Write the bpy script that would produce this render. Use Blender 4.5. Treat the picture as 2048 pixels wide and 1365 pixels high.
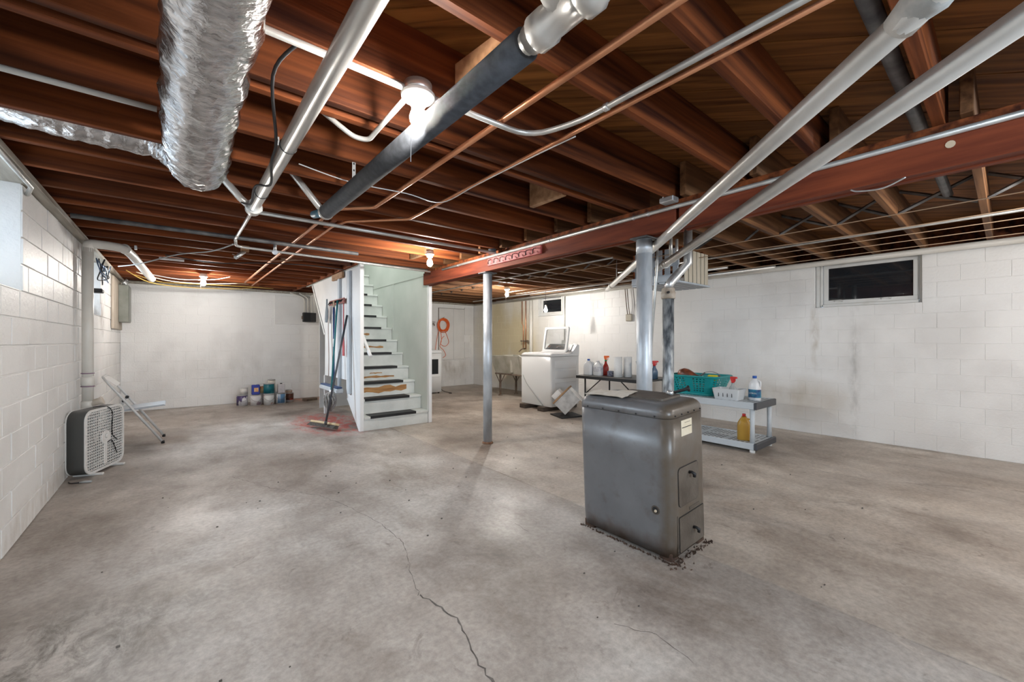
import bpy, bmesh, math, random
from math import pi, sin, cos, radians, sqrt, atan2
from mathutils import Vector, Matrix
random.seed(7)
SC = bpy.context.scene
COL = SC.collection
for o in list(bpy.data.objects):
    bpy.data.objects.remove(o, do_unlink=True)

# ------------------------------------------------------------------ camera, world, lights, exposure
CAM_H = 1.13
cd = bpy.data.cameras.new('camera'); cam = bpy.data.objects.new('camera', cd); COL.objects.link(cam)
cd.sensor_fit = 'HORIZONTAL'; cd.sensor_width = 36.0; cd.lens = 36.0 * 815.0 / 2048.0
cd.clip_start = 0.02; cd.clip_end = 100
YAW = math.atan(669 / 815.0)
cam.location = (0, 0, CAM_H); cam.rotation_euler = (pi / 2, 0, -YAW)
SC.camera = cam
W = bpy.data.worlds.new('world'); SC.world = W; W.use_nodes = True
W.node_tree.nodes['Background'].inputs[0].default_value = (0.62, 0.78, 1.0, 1)
W.node_tree.nodes['Background'].inputs[1].default_value = 1.2
vs = SC.view_settings
vs.view_transform = 'Standard'; vs.look = 'None'; vs.gamma = 1; vs.use_curve_mapping = False
vs.exposure = 0.68

def area(name, loc, rot, sx, sy, power, color):
    l = bpy.data.lights.new(name, 'AREA'); l.shape = 'RECTANGLE'; l.size = sx; l.size_y = sy
    l.energy = power; l.color = color
    o = bpy.data.objects.new(name, l); COL.objects.link(o); o.location = loc; o.rotation_euler = rot
    return o
def point(name, loc, power, color, r=0.035):
    l = bpy.data.lights.new(name, 'POINT'); l.energy = power; l.color = color; l.shadow_soft_size = r
    o = bpy.data.objects.new(name, l); COL.objects.link(o); o.location = loc
    return o
DAY = (0.72, 0.86, 1.0)
# daylight standing in the window openings of the left wall; the rear pair is added fill
for nm, p, q, pw in (('daylight_left', (-0.85, 3.18, 1.80), (1.0, 2.1, 0.0), 11), ('daylight_left_far', (-0.85, 6.38, 1.80), (1.5, 5.3, 0.35), 15)):
    o_ = area(nm, p, (0, 0, 0), 0.45, 0.45, pw, DAY); o_.data.spread = radians(95)
    o_.rotation_euler = (Vector(q) - Vector(p)).to_track_quat('-Z', 'Y').to_euler()
area('fill_rear_a', (0.9, -2.28, 1.62), (pi / 2, 0, 0), 1.5, 0.8, 62, DAY)  # unseen fill light added behind the camera
area('fill_rear_b', (4.2, -2.28, 1.62), (pi / 2, 0, 0), 1.5, 0.8, 14, (1.0, 0.95, 0.9))  # weaker, warmer fill added on the right, also unseen

# ------------------------------------------------------------------ materials
MT = {}
def mat(name, col=(0.8, 0.8, 0.8), rough=0.5, metal=0.0, col2=None, scale=8.0, stretch=(1, 1, 1), bump=0.0, bscale=None,
        detail=5.0, lo=0.35, hi=0.65, rnd=0.0, emit=None, spec=None, coord='Object', trans=0.0, alpha=1.0, dist=0.0, rough2=None):
    if name in MT: return MT[name]
    m = bpy.data.materials.new(name); m.use_nodes = True
    nt = m.node_tree; N = nt.nodes; L = nt.links; b = N['Principled BSDF']
    b.inputs['Base Color'].default_value = (*col, 1); b.inputs['Roughness'].default_value = rough
    b.inputs['Metallic'].default_value = metal
    if spec is not None: b.inputs['Specular IOR Level'].default_value = spec
    if trans: b.inputs['Transmission Weight'].default_value = trans
    if alpha < 1: b.inputs['Alpha'].default_value = alpha
    if emit:
        b.inputs['Emission Color'].default_value = (*emit[:3], 1); b.inputs['Emission Strength'].default_value = emit[3]
    if col2 or bump:
        tc = N.new('ShaderNodeTexCoord'); mp = N.new('ShaderNodeMapping'); mp.inputs['Scale'].default_value = stretch
        L.new(N.new('ShaderNodeNewGeometry').outputs['Position'] if coord == 'World' else tc.outputs[coord], mp.inputs[0])
        vec = mp.outputs[0]
        if rnd:
            oi = N.new('ShaderNodeObjectInfo'); ad = N.new('ShaderNodeVectorMath'); ad.operation = 'ADD'
            sc_ = N.new('ShaderNodeMath'); sc_.operation = 'MULTIPLY'; sc_.inputs[1].default_value = 37.0
            L.new(oi.outputs['Random'], sc_.inputs[0]); L.new(mp.outputs[0], ad.inputs[0]); L.new(sc_.outputs[0], ad.inputs[1])
            vec = ad.outputs[0]
        nz = N.new('ShaderNodeTexNoise'); nz.inputs['Scale'].default_value = scale; nz.inputs['Detail'].default_value = detail
        nz.inputs['Distortion'].default_value = dist
        L.new(vec, nz.inputs['Vector'])
        if col2:
            rp = N.new('ShaderNodeValToRGB'); rp.color_ramp.elements[0].position = lo; rp.color_ramp.elements[1].position = hi
            rp.color_ramp.elements[0].color = (*col, 1); rp.color_ramp.elements[1].color = (*col2, 1)
            L.new(nz.outputs['Fac'], rp.inputs[0]); out = rp.outputs[0]
            if rnd:
                hs = N.new('ShaderNodeHueSaturation'); mr = N.new('ShaderNodeMapRange')
                mr.inputs['To Min'].default_value = 1 - rnd; mr.inputs['To Max'].default_value = 1 + rnd
                L.new(oi.outputs['Random'], mr.inputs['Value']); L.new(mr.outputs[0], hs.inputs['Value']); L.new(out, hs.inputs['Color'])
                out = hs.outputs[0]
            L.new(out, b.inputs['Base Color'])
        if rough2 is not None:
            mr2 = N.new('ShaderNodeMapRange'); mr2.inputs['From Min'].default_value = lo; mr2.inputs['From Max'].default_value = hi
            mr2.inputs['To Min'].default_value = rough; mr2.inputs['To Max'].default_value = rough2
            L.new(nz.outputs['Fac'], mr2.inputs['Value']); L.new(mr2.outputs[0], b.inputs['Roughness'])
        if bump:
            nb = nz
            if bscale:
                nb = N.new('ShaderNodeTexNoise'); nb.inputs['Scale'].default_value = bscale; nb.inputs['Detail'].default_value = 4
                L.new(vec, nb.inputs['Vector'])
            bp = N.new('ShaderNodeBump'); bp.inputs['Strength'].default_value = bump; bp.inputs['Distance'].default_value = 0.01
            L.new(nb.outputs['Fac'], bp.inputs['Height']); L.new(bp.outputs[0], b.inputs['Normal'])
    MT[name] = m
    return m

def floor_mat():
    m = bpy.data.materials.new('concrete_floor'); m.use_nodes = True
    nt = m.node_tree; N = nt.nodes; L = nt.links; b = N['Principled BSDF']
    tc = N.new('ShaderNodeTexCoord')
    def noise(scale, detail=6, dist=0.0, rough=0.55, st=None):
        v = tc.outputs['Object']
        if st:
            mp = N.new('ShaderNodeMapping'); mp.inputs['Scale'].default_value = st; mp.inputs['Rotation'].default_value = (0, 0, 0.7)
            L.new(v, mp.inputs[0]); v = mp.outputs[0]
        n = N.new('ShaderNodeTexNoise'); n.inputs['Scale'].default_value = scale; n.inputs['Detail'].default_value = detail
        n.inputs['Distortion'].default_value = dist; n.inputs['Roughness'].default_value = rough
        L.new(v, n.inputs['Vector']); return n.outputs['Fac']
    def ramp(f, stops):
        r = N.new('ShaderNodeValToRGB'); e = r.color_ramp.elements
        while len(e) < len(stops): e.new(0.5)
        for i, (p, c) in enumerate(stops): e[i].position = p; e[i].color = (*c, 1)
        L.new(f, r.inputs[0]); return r.outputs[0]
    def mix(a, c, f, mode='MIX'):
        x = N.new('ShaderNodeMix'); x.data_type = 'RGBA'; x.blend_type = mode
        for s, v in ((6, a), (7, c)):
            if isinstance(v, tuple): x.inputs[s].default_value = (*v, 1)
            else: L.new(v, x.inputs[s])
        if isinstance(f, float): x.inputs[0].default_value = f
        else: L.new(f, x.inputs[0])
        return x.outputs[2]
    base = ramp(noise(0.9, 10, 0.15, 0.62), [(0.32, (0.21, 0.175, 0.150)), (0.45, (0.33, 0.288, 0.254)), (0.55, (0.41, 0.369, 0.333)), (0.66, (0.56, 0.522, 0.482))])
    st = ramp(noise(2.4, 12, 0.35, 0.70, (1, 0.55, 1)), [(0.34, (0.62, 0.57, 0.53)), (0.5, (1, 1, 1)), (0.68, (1.2, 1.19, 1.17))])
    c = mix(base, st, 0.75, 'MULTIPLY')
    tan = ramp(noise(1.3, 6, 0.5), [(0.52, (0, 0, 0)), (0.70, (1, 1, 1))])
    c = mix(c, (0.40, 0.31, 0.24), tan, 'MIX') if False else c
    fine = ramp(noise(38, 8, 0.0, 0.7), [(0.34, (0.62, 0.61, 0.60)), (0.62, (1.18, 1.18, 1.18))])
    c = mix(c, fine, 0.55, 'MULTIPLY')
    fl = ramp(noise(6, 14, 0.6, 0.72), [(0.32, (0.45, 0.41, 0.38)), (0.40, (1, 1, 1)), (0.64, (1, 1, 1)), (0.70, (1.35, 1.34, 1.32))])
    c = mix(c, fl, 0.65, 'MULTIPLY')
    # the pour beyond the joint is tanner, with missing lamplight painted in as paleness
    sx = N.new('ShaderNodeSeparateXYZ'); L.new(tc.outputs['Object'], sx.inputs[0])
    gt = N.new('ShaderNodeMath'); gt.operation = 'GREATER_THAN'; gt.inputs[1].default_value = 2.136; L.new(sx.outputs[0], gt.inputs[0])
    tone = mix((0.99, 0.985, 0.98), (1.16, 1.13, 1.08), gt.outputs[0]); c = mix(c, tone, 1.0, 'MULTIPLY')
    # red paint dust by the stairs, in shapes of its own
    def blob(cx, cy, sx, sy, col, k, c):
        mp = N.new('ShaderNodeMapping'); mp.inputs['Location'].default_value = (-cx / sx, -cy / sy, 0); mp.inputs['Scale'].default_value = (1 / sx, 1 / sy, 0)
        L.new(tc.outputs['Object'], mp.inputs[0])
        g = N.new('ShaderNodeTexGradient'); g.gradient_type = 'SPHERICAL'; L.new(mp.outputs[0], g.inputs[0])
        mu = N.new('ShaderNodeMath'); mu.operation = 'MULTIPLY'; L.new(g.outputs['Fac'], mu.inputs[0])
        L.new(ramp(noise(11, 12, 0.5, 0.75, (1, 0.5, 1)), [(0.44, (0, 0, 0)), (0.60, (1, 1, 1))]), mu.inputs[1])
        m2 = N.new('ShaderNodeMath'); m2.operation = 'MULTIPLY'; m2.inputs[1].default_value = k; m2.use_clamp = True; L.new(mu.outputs[0], m2.inputs[0])
        return mix(c, col, m2.outputs[0])
    c = blob(1.62, 6.0, 0.55, 1.1, (0.45, 0.09, 0.07), 2.6, c)
    c = blob(1.9, 8.62, 1.0, 0.3, (0.50, 0.16, 0.06), 1.8, c)
    c = blob(-0.55, 2.2, 0.9, 0.5, (0.13, 0.11, 0.09), 1.3, c)
    L.new(c, b.inputs['Base Color'])
    rr = ramp(noise(1.7, 6, 0.4), [(0.35, (0.36, 0.36, 0.36)), (0.65, (0.58, 0.58, 0.58))]); L.new(rr, b.inputs['Roughness'])
    bp = N.new('ShaderNodeBump'); bp.inputs['Strength'].default_value = 0.12; bp.inputs['Distance'].default_value = 0.01
    L.new(noise(20, 10, 0.2, 0.7), bp.inputs['Height']); L.new(bp.outputs[0], b.inputs['Normal'])
    MT['floor'] = m
    return m

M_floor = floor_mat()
M_wall = mat('painted_block', (0.70, 0.69, 0.675), 0.42, col2=(0.80, 0.795, 0.78), scale=1.6, lo=0.30, hi=0.5, bump=0.35, bscale=45, coord='World', detail=8)
M_joist = mat('joist_wood', (0.034, 0.008, 0.0035), 0.7, col2=(0.25, 0.070, 0.020), scale=2.6, stretch=(0.35, 9, 9), lo=0.30, hi=0.72, bump=0.3, rnd=0.35, detail=10, spec=0.2)
M_joist_r = mat('joist_wood_brown', (0.055, 0.022, 0.009), 0.7, col2=(0.24, 0.115, 0.05), scale=2.6, stretch=(0.35, 9, 9), lo=0.30, hi=0.72, bump=0.3, rnd=0.3, detail=10, spec=0.2)
M_joist_new = mat('bare_wood', (0.30, 0.155, 0.075), 0.65, col2=(0.48, 0.28, 0.15), scale=3, stretch=(0.6, 8, 8), bump=0.2, rnd=0.12)
M_deck = mat('deck_board', (0.085, 0.028, 0.006), 0.7, col2=(0.29, 0.115, 0.03), scale=2.2, stretch=(0.6, 10, 10), lo=0.30, hi=0.70, bump=0.3, rnd=0.3, detail=10, dist=0.8, spec=0.2)
M_beam = mat('red_beam', (0.085, 0.016, 0.008), 0.65, col2=(0.27, 0.062, 0.024), scale=3, stretch=(7, 0.6, 7), lo=0.28, hi=0.74, bump=0.25, detail=9, spec=0.25)
M_galv = mat('galvanised_steel', (0.52, 0.53, 0.53), 0.34, 0.75, col2=(0.72, 0.73, 0.73), scale=14, bump=0.05)
M_silver = mat('silver_paint_pipe', (0.50, 0.49, 0.46), 0.33, 0.55, col2=(0.68, 0.67, 0.64), scale=5, lo=0.2, hi=0.6, bump=0.04)
M_conduit = mat('conduit_steel', (0.50, 0.50, 0.48), 0.38, 0.6, col2=(0.66, 0.66, 0.63), scale=9)
M_dkpipe = mat('dark_iron_pipe', (0.08, 0.08, 0.085), 0.5, 0.4, col2=(0.20, 0.20, 0.20), scale=10, bump=0.1)
M_post = mat('lally_post', (0.36, 0.39, 0.42), 0.42, 0.35, col2=(0.62, 0.66, 0.70), scale=9, stretch=(1, 1, 0.4), lo=0.3, hi=0.62, bump=0.15, bscale=60)
M_copper = mat('copper', (0.62, 0.27, 0.14), 0.32, 0.8, col2=(0.78, 0.38, 0.21), scale=6)
M_foam = mat('black_foam', (0.030, 0.034, 0.040), 0.8, col2=(0.055, 0.06, 0.07), scale=30, bump=0.15)
M_foil = mat('foil_duct', (0.46, 0.46, 0.47), 0.20, 0.95, col2=(0.75, 0.75, 0.76), scale=22, stretch=(1, 2.2, 1), bump=0.7, bscale=26)
M_black = mat('black_rubber', (0.012, 0.012, 0.013), 0.55)
M_cable = mat('black_cable', (0.02, 0.02, 0.022), 0.45)
M_white = mat('white_paint', (0.78, 0.79, 0.79), 0.4, col2=(0.83, 0.84, 0.84), scale=4, bump=0.08, bscale=30)
M_whiteplastic = mat('white_plastic', (0.78, 0.78, 0.77), 0.35)
M_pvc = mat('pvc', (0.66, 0.63, 0.57), 0.35, col2=(0.72, 0.70, 0.65), scale=5)
M_cream = mat('cream_cable', (0.66, 0.58, 0.42), 0.5)
M_yellowcable = mat('yellow_cable', (0.62, 0.40, 0.10), 0.5)
def lit_bulb(power): return mat('lit_bulb_%d' % power, (1, 1, 1), 0.3, emit=(1.0, 0.95, 0.885, power / 0.033))
M_porcelain = mat('porcelain', (0.78, 0.77, 0.73), 0.25)
M_glass_dark = mat('window_glass', (0.015, 0.018, 0.022), 0.04, spec=0.9)
M_sill = mat('sill_board', (0.30, 0.27, 0.22), 0.6, col2=(0.44, 0.41, 0.35), scale=5, stretch=(6, 0.5, 6), bump=0.2)
M_dark = mat('dark_void', (0.01, 0.01, 0.012), 0.9)

# ------------------------------------------------------------------ mesh helpers
ORG = {}
class MB:
    def __init__(self): self.v = []; self.f = []; self.s = []
    def add(self, vs_, fs, smooth=False):
        n = len(self.v); self.v += [tuple(p) for p in vs_]
        self.f += [tuple(i + n for i in q) for q in fs]; self.s += [smooth] * len(fs); return self
    def box(self, x0, x1, y0, y1, z0, z1, b=0.0, M=None):
        if x0 > x1: x0, x1 = x1, x0
        if y0 > y1: y0, y1 = y1, y0
        if z0 > z1: z0, z1 = z1, z0
        if b <= 0:
            V = [(x, y, z) for z in (z0, z1) for y in (y0, y1) for x in (x0, x1)]
            Fs = [(0, 2, 3, 1), (4, 5, 7, 6), (0, 1, 5, 4), (2, 6, 7, 3), (0, 4, 6, 2), (1, 3, 7, 5)]
        else:
            b = min(b, (x1 - x0) * .49, (y1 - y0) * .49, (z1 - z0) * .49)
            bm = bmesh.new(); c = [bm.verts.new((x, y, z)) for z in (z0, z1) for y in (y0, y1) for x in (x0, x1)]
            for q in [(0, 2, 3, 1), (4, 5, 7, 6), (0, 1, 5, 4), (2, 6, 7, 3), (0, 4, 6, 2), (1, 3, 7, 5)]: bm.faces.new([c[i] for i in q])
            bmesh.ops.bevel(bm, geom=list(bm.edges), offset=b, segments=1, affect='EDGES', profile=0.5)
            bm.verts.index_update(); V = [tuple(v.co) for v in bm.verts]; Fs = [tuple(v.index for v in f.verts) for f in bm.faces]; bm.free()
        if M is not None: V = [tuple(M @ Vector(p)) for p in V]
        return self.add(V, Fs)
    def tube(self, pts, r, seg=10, cap=True, closed=False, smooth=True):
        P = [Vector(p) for p in pts]; n = len(P); R = r if isinstance(r, (list, tuple)) else [r] * n
        T = []
        for i in range(n):
            if closed: t = P[(i + 1) % n] - P[i - 1]
            else: t = P[min(i + 1, n - 1)] - P[max(i - 1, 0)]
            T.append(t.normalized() if t.length > 1e-9 else Vector((0, 0, 1)))
        a = Vector((0, 0, 1)) if abs(T[0].z) < 0.9 else Vector((1, 0, 0))
        u = T[0].cross(a).normalized(); V = []; rings = []
        for i in range(n):
            u = (u - T[i] * u.dot(T[i])).normalized(); w = T[i].cross(u)
            rings.append(list(range(len(V), len(V) + seg)))
            for k in range(seg):
                an = 2 * pi * k / seg; V.append(P[i] + (u * cos(an) + w * sin(an)) * R[i])
        Fs = []
        for i in range(n if closed else n - 1):
            A = rings[i]; Bq = rings[(i + 1) % n]
            for k in range(seg): Fs.append((A[k], A[(k + 1) % seg], Bq[(k + 1) % seg], Bq[k]))
        self.add(V, Fs, smooth)
        if cap and not closed:
            k0 = len(self.v) - len(V)
            self.f += [tuple(reversed([k0 + i for i in rings[0]])), tuple(k0 + i for i in rings[-1])]; self.s += [False, False]
        return self
    def lathe(self, prof, c=(0, 0, 0), ax='z', seg=18, smooth=True, sx=1.0, sy=1.0):
        V = []; Fs = []; n = len(prof)
        for (r, h) in prof:
            for k in range(seg):
                a = 2 * pi * k / seg; p = (r * cos(a) * sx, r * sin(a) * sy, h)
                if ax == 'x': p = (h, p[0], p[1])
                elif ax == 'y': p = (p[1], h, p[0])
                V.append((p[0] + c[0], p[1] + c[1], p[2] + c[2]))
        for i in range(n - 1):
            for k in range(seg):
                q = (i * seg + k, i * seg + (k + 1) % seg, (i + 1) * seg + (k + 1) % seg, (i + 1) * seg + k); Fs.append(q)
        self.add(V, Fs, smooth); k0 = len(self.v) - len(V)
        if prof[0][0] > 1e-4: self.f.append(tuple(reversed(range(k0, k0 + seg)))); self.s.append(False)
        if prof[-1][0] > 1e-4: self.f.append(tuple(range(k0 + (n - 1) * seg, k0 + n * seg))); self.s.append(False)
        return self
    def loft(self, rings, cap=True, smooth=True, closed=True):
        n = len(rings[0]); V = [p for r in rings for p in r]; Fs = []
        for i in range(len(rings) - 1):
            for k in range(n if closed else n - 1):
                Fs.append((i * n + k, i * n + (k + 1) % n, (i + 1) * n + (k + 1) % n, (i + 1) * n + k))
        self.add(V, Fs, smooth); k0 = len(self.v) - len(V)
        if cap:
            self.f += [tuple(reversed(range(k0, k0 + n))), tuple(range(k0 + (len(rings) - 1) * n, k0 + len(rings) * n))]; self.s += [False, False]
        return self
    def prism(self, poly, axis, a, b):
        # poly in the two other axes; extruded along axis from a to b
        def mk(p, h):
            return {'x': (h, p[0], p[1]), 'y': (p[0], h, p[1]), 'z': (p[0], p[1], h)}[axis]
        return self.loft([[mk(p, a) for p in poly], [mk(p, b) for p in poly]], True, False)
    def xf(self, M): self.v = [tuple(M @ Vector(p)) for p in self.v]; return self
    def build(self, name, m, parent=None, org=None, kind=None, label=None):
        me = bpy.data.meshes.new(name)
        off = Vector((0, 0, 0))
        if parent is not None: off = ORG.get(parent.name, Vector((0, 0, 0)))
        elif org is not None: off = Vector(org)
        else:
            xs, ys, zs = zip(*self.v); off = Vector(((min(xs) + max(xs)) / 2, (min(ys) + max(ys)) / 2, min(zs)))
        me.from_pydata([tuple(Vector(p) - off) for p in self.v], [], self.f)
        bm = bmesh.new(); bm.from_mesh(me); bmesh.ops.recalc_face_normals(bm, faces=bm.faces); bm.to_mesh(me); bm.free()
        for i, p in enumerate(me.polygons): p.use_smooth = self.s[i]
        me.materials.append(m)
        o = bpy.data.objects.new(name, me); COL.objects.link(o)
        if parent is not None: o.parent = parent; ORG[o.name] = off
        else: o.location = off; ORG[o.name] = off
        if kind: o['kind'] = kind
        if label: o['label'] = label
        return o
def tag(o, label, cat, group=None):
    o['label'] = label; o['category'] = cat
    if group: o['group'] = group
    return o
def thing(name, label, cat, loc=(0, 0, 0), rot=(0, 0, 0), group=None, local=False):
    o = bpy.data.objects.new(name, None); COL.objects.link(o); o.location = loc; o.rotation_euler = rot
    o.empty_display_size = 0.1
    ORG[o.name] = Vector((0, 0, 0)) if local else Vector(loc)
    return tag(o, label, cat, group)
def copy_tree(o, parent=None):
    c = o.copy(); COL.objects.link(c)
    if parent is not None: c.parent = parent
    for ch in list(o.children):
        if ch.name != c.name: copy_tree(ch, c)
    return c
def arc(c, r, a0, a1, n, plane='xy'):
    out = []
    for i in range(n + 1):
        a = a0 + (a1 - a0) * i / n
        if plane == 'xy': out.append((c[0] + r * cos(a), c[1] + r * sin(a), c[2]))
        elif plane == 'xz': out.append((c[0] + r * cos(a), c[1], c[2] + r * sin(a)))
        else: out.append((c[0], c[1] + r * cos(a), c[2] + r * sin(a)))
    return out
def smooth_path(pts, sub=6):
    P = [Vector(p) for p in pts]; out = []
    for i in range(len(P) - 1):
        p0 = P[max(i - 1, 0)]; p1 = P[i]; p2 = P[i + 1]; p3 = P[min(i + 2, len(P) - 1)]
        for k in range(sub):
            t = k / sub
            out.append(0.5 * ((2 * p1) + (p2 - p0) * t + (2 * p0 - 5 * p1 + 4 * p2 - p3) * t * t + (3 * p1 - p0 - 3 * p2 + p3) * t ** 3))
    out.append(P[-1]); return out
def round_corners(pts, r, n=5):
    P = [Vector(p) for p in pts]; out = [P[0]]
    for i in range(1, len(P) - 1):
        a = (P[i - 1] - P[i]); b = (P[i + 1] - P[i]); la, lb = a.length, b.length; a.normalize(); b.normalize()
        d = min(r, la * .45, lb * .45); s = P[i] + a * d; e = P[i] + b * d
        for k in range(n + 1):
            t = k / n; out.append(s * (1 - t) ** 2 + P[i] * 2 * t * (1 - t) + e * t * t)
    out.append(P[-1]); return out
def rrect(w, d, r, n=4, cx=0, cy=0):
    out = []
    for (sx, sy, a0) in ((1, 1, 0), (-1, 1, pi / 2), (-1, -1, pi), (1, -1, 1.5 * pi)):
        for k in range(n + 1):
            a = a0 + (pi / 2) * k / n
            out.append((cx + sx * (w / 2 - r) + r * cos(a), cy + sy * (d / 2 - r) + r * sin(a)))
    return out

# ------------------------------------------------------------------ room shell
XL, XR, YB, YF, ZW, JB, DK = -0.70, 6.00, 8.89, -2.30, 2.05, 2.09, 2.31
CH, BL = ZW / 13.0, 0.322

def wall_mat2():
    m = M_wall; nt = m.node_tree; N = nt.nodes; L = nt.links; b = N['Principled BSDF']
    src = b.inputs['Base Color'].links[0].from_socket
    g = N.new('ShaderNodeNewGeometry')
    def blob(c, center, size, col, k, nscale):
        mp = N.new('ShaderNodeMapping'); mp.inputs['Location'].default_value = tuple(-a / s for a, s in zip(center, size))
        mp.inputs['Scale'].default_value = tuple(1 / s for s in size); L.new(g.outputs['Position'], mp.inputs[0])
        gr = N.new('ShaderNodeTexGradient'); gr.gradient_type = 'SPHERICAL'; L.new(mp.outputs[0], gr.inputs[0])
        nz = N.new('ShaderNodeTexNoise'); nz.inputs['Scale'].default_value = nscale; nz.inputs['Detail'].default_value = 7
        mp2 = N.new('ShaderNodeMapping'); mp2.inputs['Scale'].default_value = (1, 1, 0.45); L.new(g.outputs['Position'], mp2.inputs[0]); L.new(mp2.outputs[0], nz.inputs['Vector'])
        mr = N.new('ShaderNodeMapRange'); mr.inputs['From Min'].default_value = 0.38; mr.inputs['From Max'].default_value = 0.66; L.new(nz.outputs['Fac'], mr.inputs['Value'])
        mu = N.new('ShaderNodeMath'); mu.operation = 'MULTIPLY'; L.new(gr.outputs['Fac'], mu.inputs[0]); L.new(mr.outputs[0], mu.inputs[1])
        m2 = N.new('ShaderNodeMath'); m2.operation = 'MULTIPLY'; m2.inputs[1].default_value = k; m2.use_clamp = True; L.new(mu.outputs[0], m2.inputs[0])
        x = N.new('ShaderNodeMix'); x.data_type = 'RGBA'; L.new(m2.outputs[0], x.inputs[0]); L.new(c, x.inputs[6]); x.inputs[7].default_value = (*col, 1)
        return x.outputs[2]
    c = src
    c = blob(c, (6.0, 1.75, 0.42), (0.6, 0.75, 0.32), (0.44, 0.36, 0.26), 0.9, 2.2)
    c = blob(c, (6.0, 2.6, 0.75), (0.6, 0.8, 0.22), (0.48, 0.42, 0.35), 0.7, 2.0)
    c = blob(c, (6.0, 1.12, 0.85), (0.5, 0.07, 0.95), (0.42, 0.41, 0.39), 0.8, 14.0)
    c = blob(c, (6.0, 1.50, 1.2), (0.5, 0.06, 0.55), (0.42, 0.36, 0.28), 0.8, 14.0)
    c = blob(c, (5.0, 8.89, 0.45), (1.1, 0.5, 0.35), (0.38, 0.34, 0.28), 1.1, 5.0)
    c = blob(c, (6.0, 7.5, 1.3), (0.5, 1.6, 1.3), (0.66, 0.57, 0.37), 2.6, 0.6)
    c = blob(c, (0.9, 8.89, 0.65), (1.6, 0.5, 0.5), (0.56, 0.54, 0.51), 0.5, 6.0)
    c = blob(c, (-0.7, 5.1, 1.75), (0.5, 0.5, 0.5), (0.33, 0.28, 0.22), 1.0, 12.0)
    c = blob(c, (-0.7, 6.9, 1.4), (0.5, 0.25, 0.25), (0.25, 0.20, 0.16), 1.2, 16.0)
    c = blob(c, (-0.7, 4.4, 0.08), (0.5, 3.0, 0.14), (0.45, 0.39, 0.32), 0.7, 14.0)
    L.new(c, b.inputs['Base Color'])
wall_mat2()

BLK = {}
def block_mesh(t, z, axis):
    key = (round(t, 3), round(z, 3), axis)
    if key not in BLK:
        mb = MB(); d = 0.016
        if axis == 'y': mb.box(-d, 0, -t / 2, t / 2, 0, z, 0.002)
        else: mb.box(-t / 2, t / 2, -d, 0, 0, z, 0.002)
        me = bpy.data.meshes.new('block'); me.from_pydata(mb.v, [], mb.f); me.materials.append(M_wall); BLK[key] = me
    return BLK[key]

def make_wall(name, axis, face, sgn, t0, t1, openings, b0, far_stuff=None, gap=0.002, rec=0.003, jit=0.0012):
    # axis: direction of the wall run; face: coordinate of the painted face; sgn: outward direction
    def bxs(mb, a0, a1, z0, z1, d0, d1):
        if a1 - a0 < 1e-4 or z1 - z0 < 1e-4: return
        if axis == 'y': mb.box(face + sgn * d0, face + sgn * d1, a0, a1, z0, z1)
        else: mb.box(a0, a1, face + sgn * d0, face + sgn * d1, z0, z1)
    mb = MB(); cur = t0
    for (o0, o1, zb) in openings + [(t1 + (0.25 if axis == 'y' else 0), t1, 0)]:
        for (a, c, d) in ((cur, min(o0, b0), 0.0), (max(cur, b0), o0, rec)):
            if c > a: bxs(mb, a, c, 0, ZW, d, 0.25)
        if o1 > o0: bxs(mb, o0, o1, 0, zb, rec if o0 > b0 else 0, 0.25)
        cur = o1
    w = mb.build(name, M_wall, org=(0, 0, 0), kind='structure')
    stuff = MB()
    for i in range(13):
        z0, z1 = i * CH + gap, (i + 1) * CH - gap
        t = b0 - (BL / 2 if i % 2 else 0)
        while t < t1:
            s, e = max(t, b0) + gap, min(t + BL, t1) - gap; t += BL
            if e - s < 0.04: continue
            pieces = [(s, e, z1)]
            for (o0, o1, zb) in openings:
                nxt = []
                for (s2, e2, zz) in pieces:
                    if zz <= zb + 0.002 or e2 <= o0 or s2 >= o1: nxt.append((s2, e2, zz)); continue
                    if s2 < o0 - 0.03: nxt.append((s2, o0 - 0.002, zz))
                    if e2 > o1 + 0.03: nxt.append((o1 + 0.002, e2, zz))
                    if zb - z0 > 0.03: nxt.append((max(s2, o0), min(e2, o1), zb - 0.002))
                pieces = nxt
            for (s2, e2, zz) in pieces:
                j = random.uniform(-0.7 * jit, jit); mid = (s2 + e2) / 2
                if far_stuff and mid > far_stuff:
                    if axis == 'y': stuff.box(face - sgn * j, face + sgn * 0.02, s2, e2, z0, zz, 0.002)
                    else: stuff.box(s2, e2, face - sgn * j, face + sgn * 0.02, z0, zz, 0.0035)
                    continue
                o = bpy.data.objects.new('block', block_mesh(e2 - s2, zz - z0, axis)); COL.objects.link(o); o.parent = w
                if axis == 'y':
                    o.location = (face - sgn * j, mid, z0)
                    if sgn > 0: o.rotation_euler = (0, 0, pi)
                else:
                    o.location = (mid, face - sgn * j, z0)
                    if sgn > 0: o.rotation_euler = (0, 0, pi)
    if stuff.v: stuff.build('far_blocks', M_wall, parent=w, kind='stuff')
    return w
WZ = 9 * CH
wall_left = make_wall('wall_left', 'y', XL, -1, YF, YB, [(2.72, 3.66, WZ), (6.0, 6.80, WZ)], 2.0, gap=0.005, rec=0.008, jit=0.0025)
wall_back = make_wall('wall_back', 'x', YB, 1, XL, XR, [], XL, gap=0.003, rec=0.005)
wall_right = make_wall('wall_right', 'y', XR, 1, YF, YB, [(0.572, 1.494, 1.535), (5.70, 6.43, 1.655)], -0.5, 7.1)
mb = MB(); z_ = ((XL, 0.15, 0, ZW), (0.15, 1.65, 0, 1.22), (1.65, 3.45, 0, ZW), (3.45, 4.95, 0, 1.22), (4.95, XR, 0, ZW))
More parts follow.
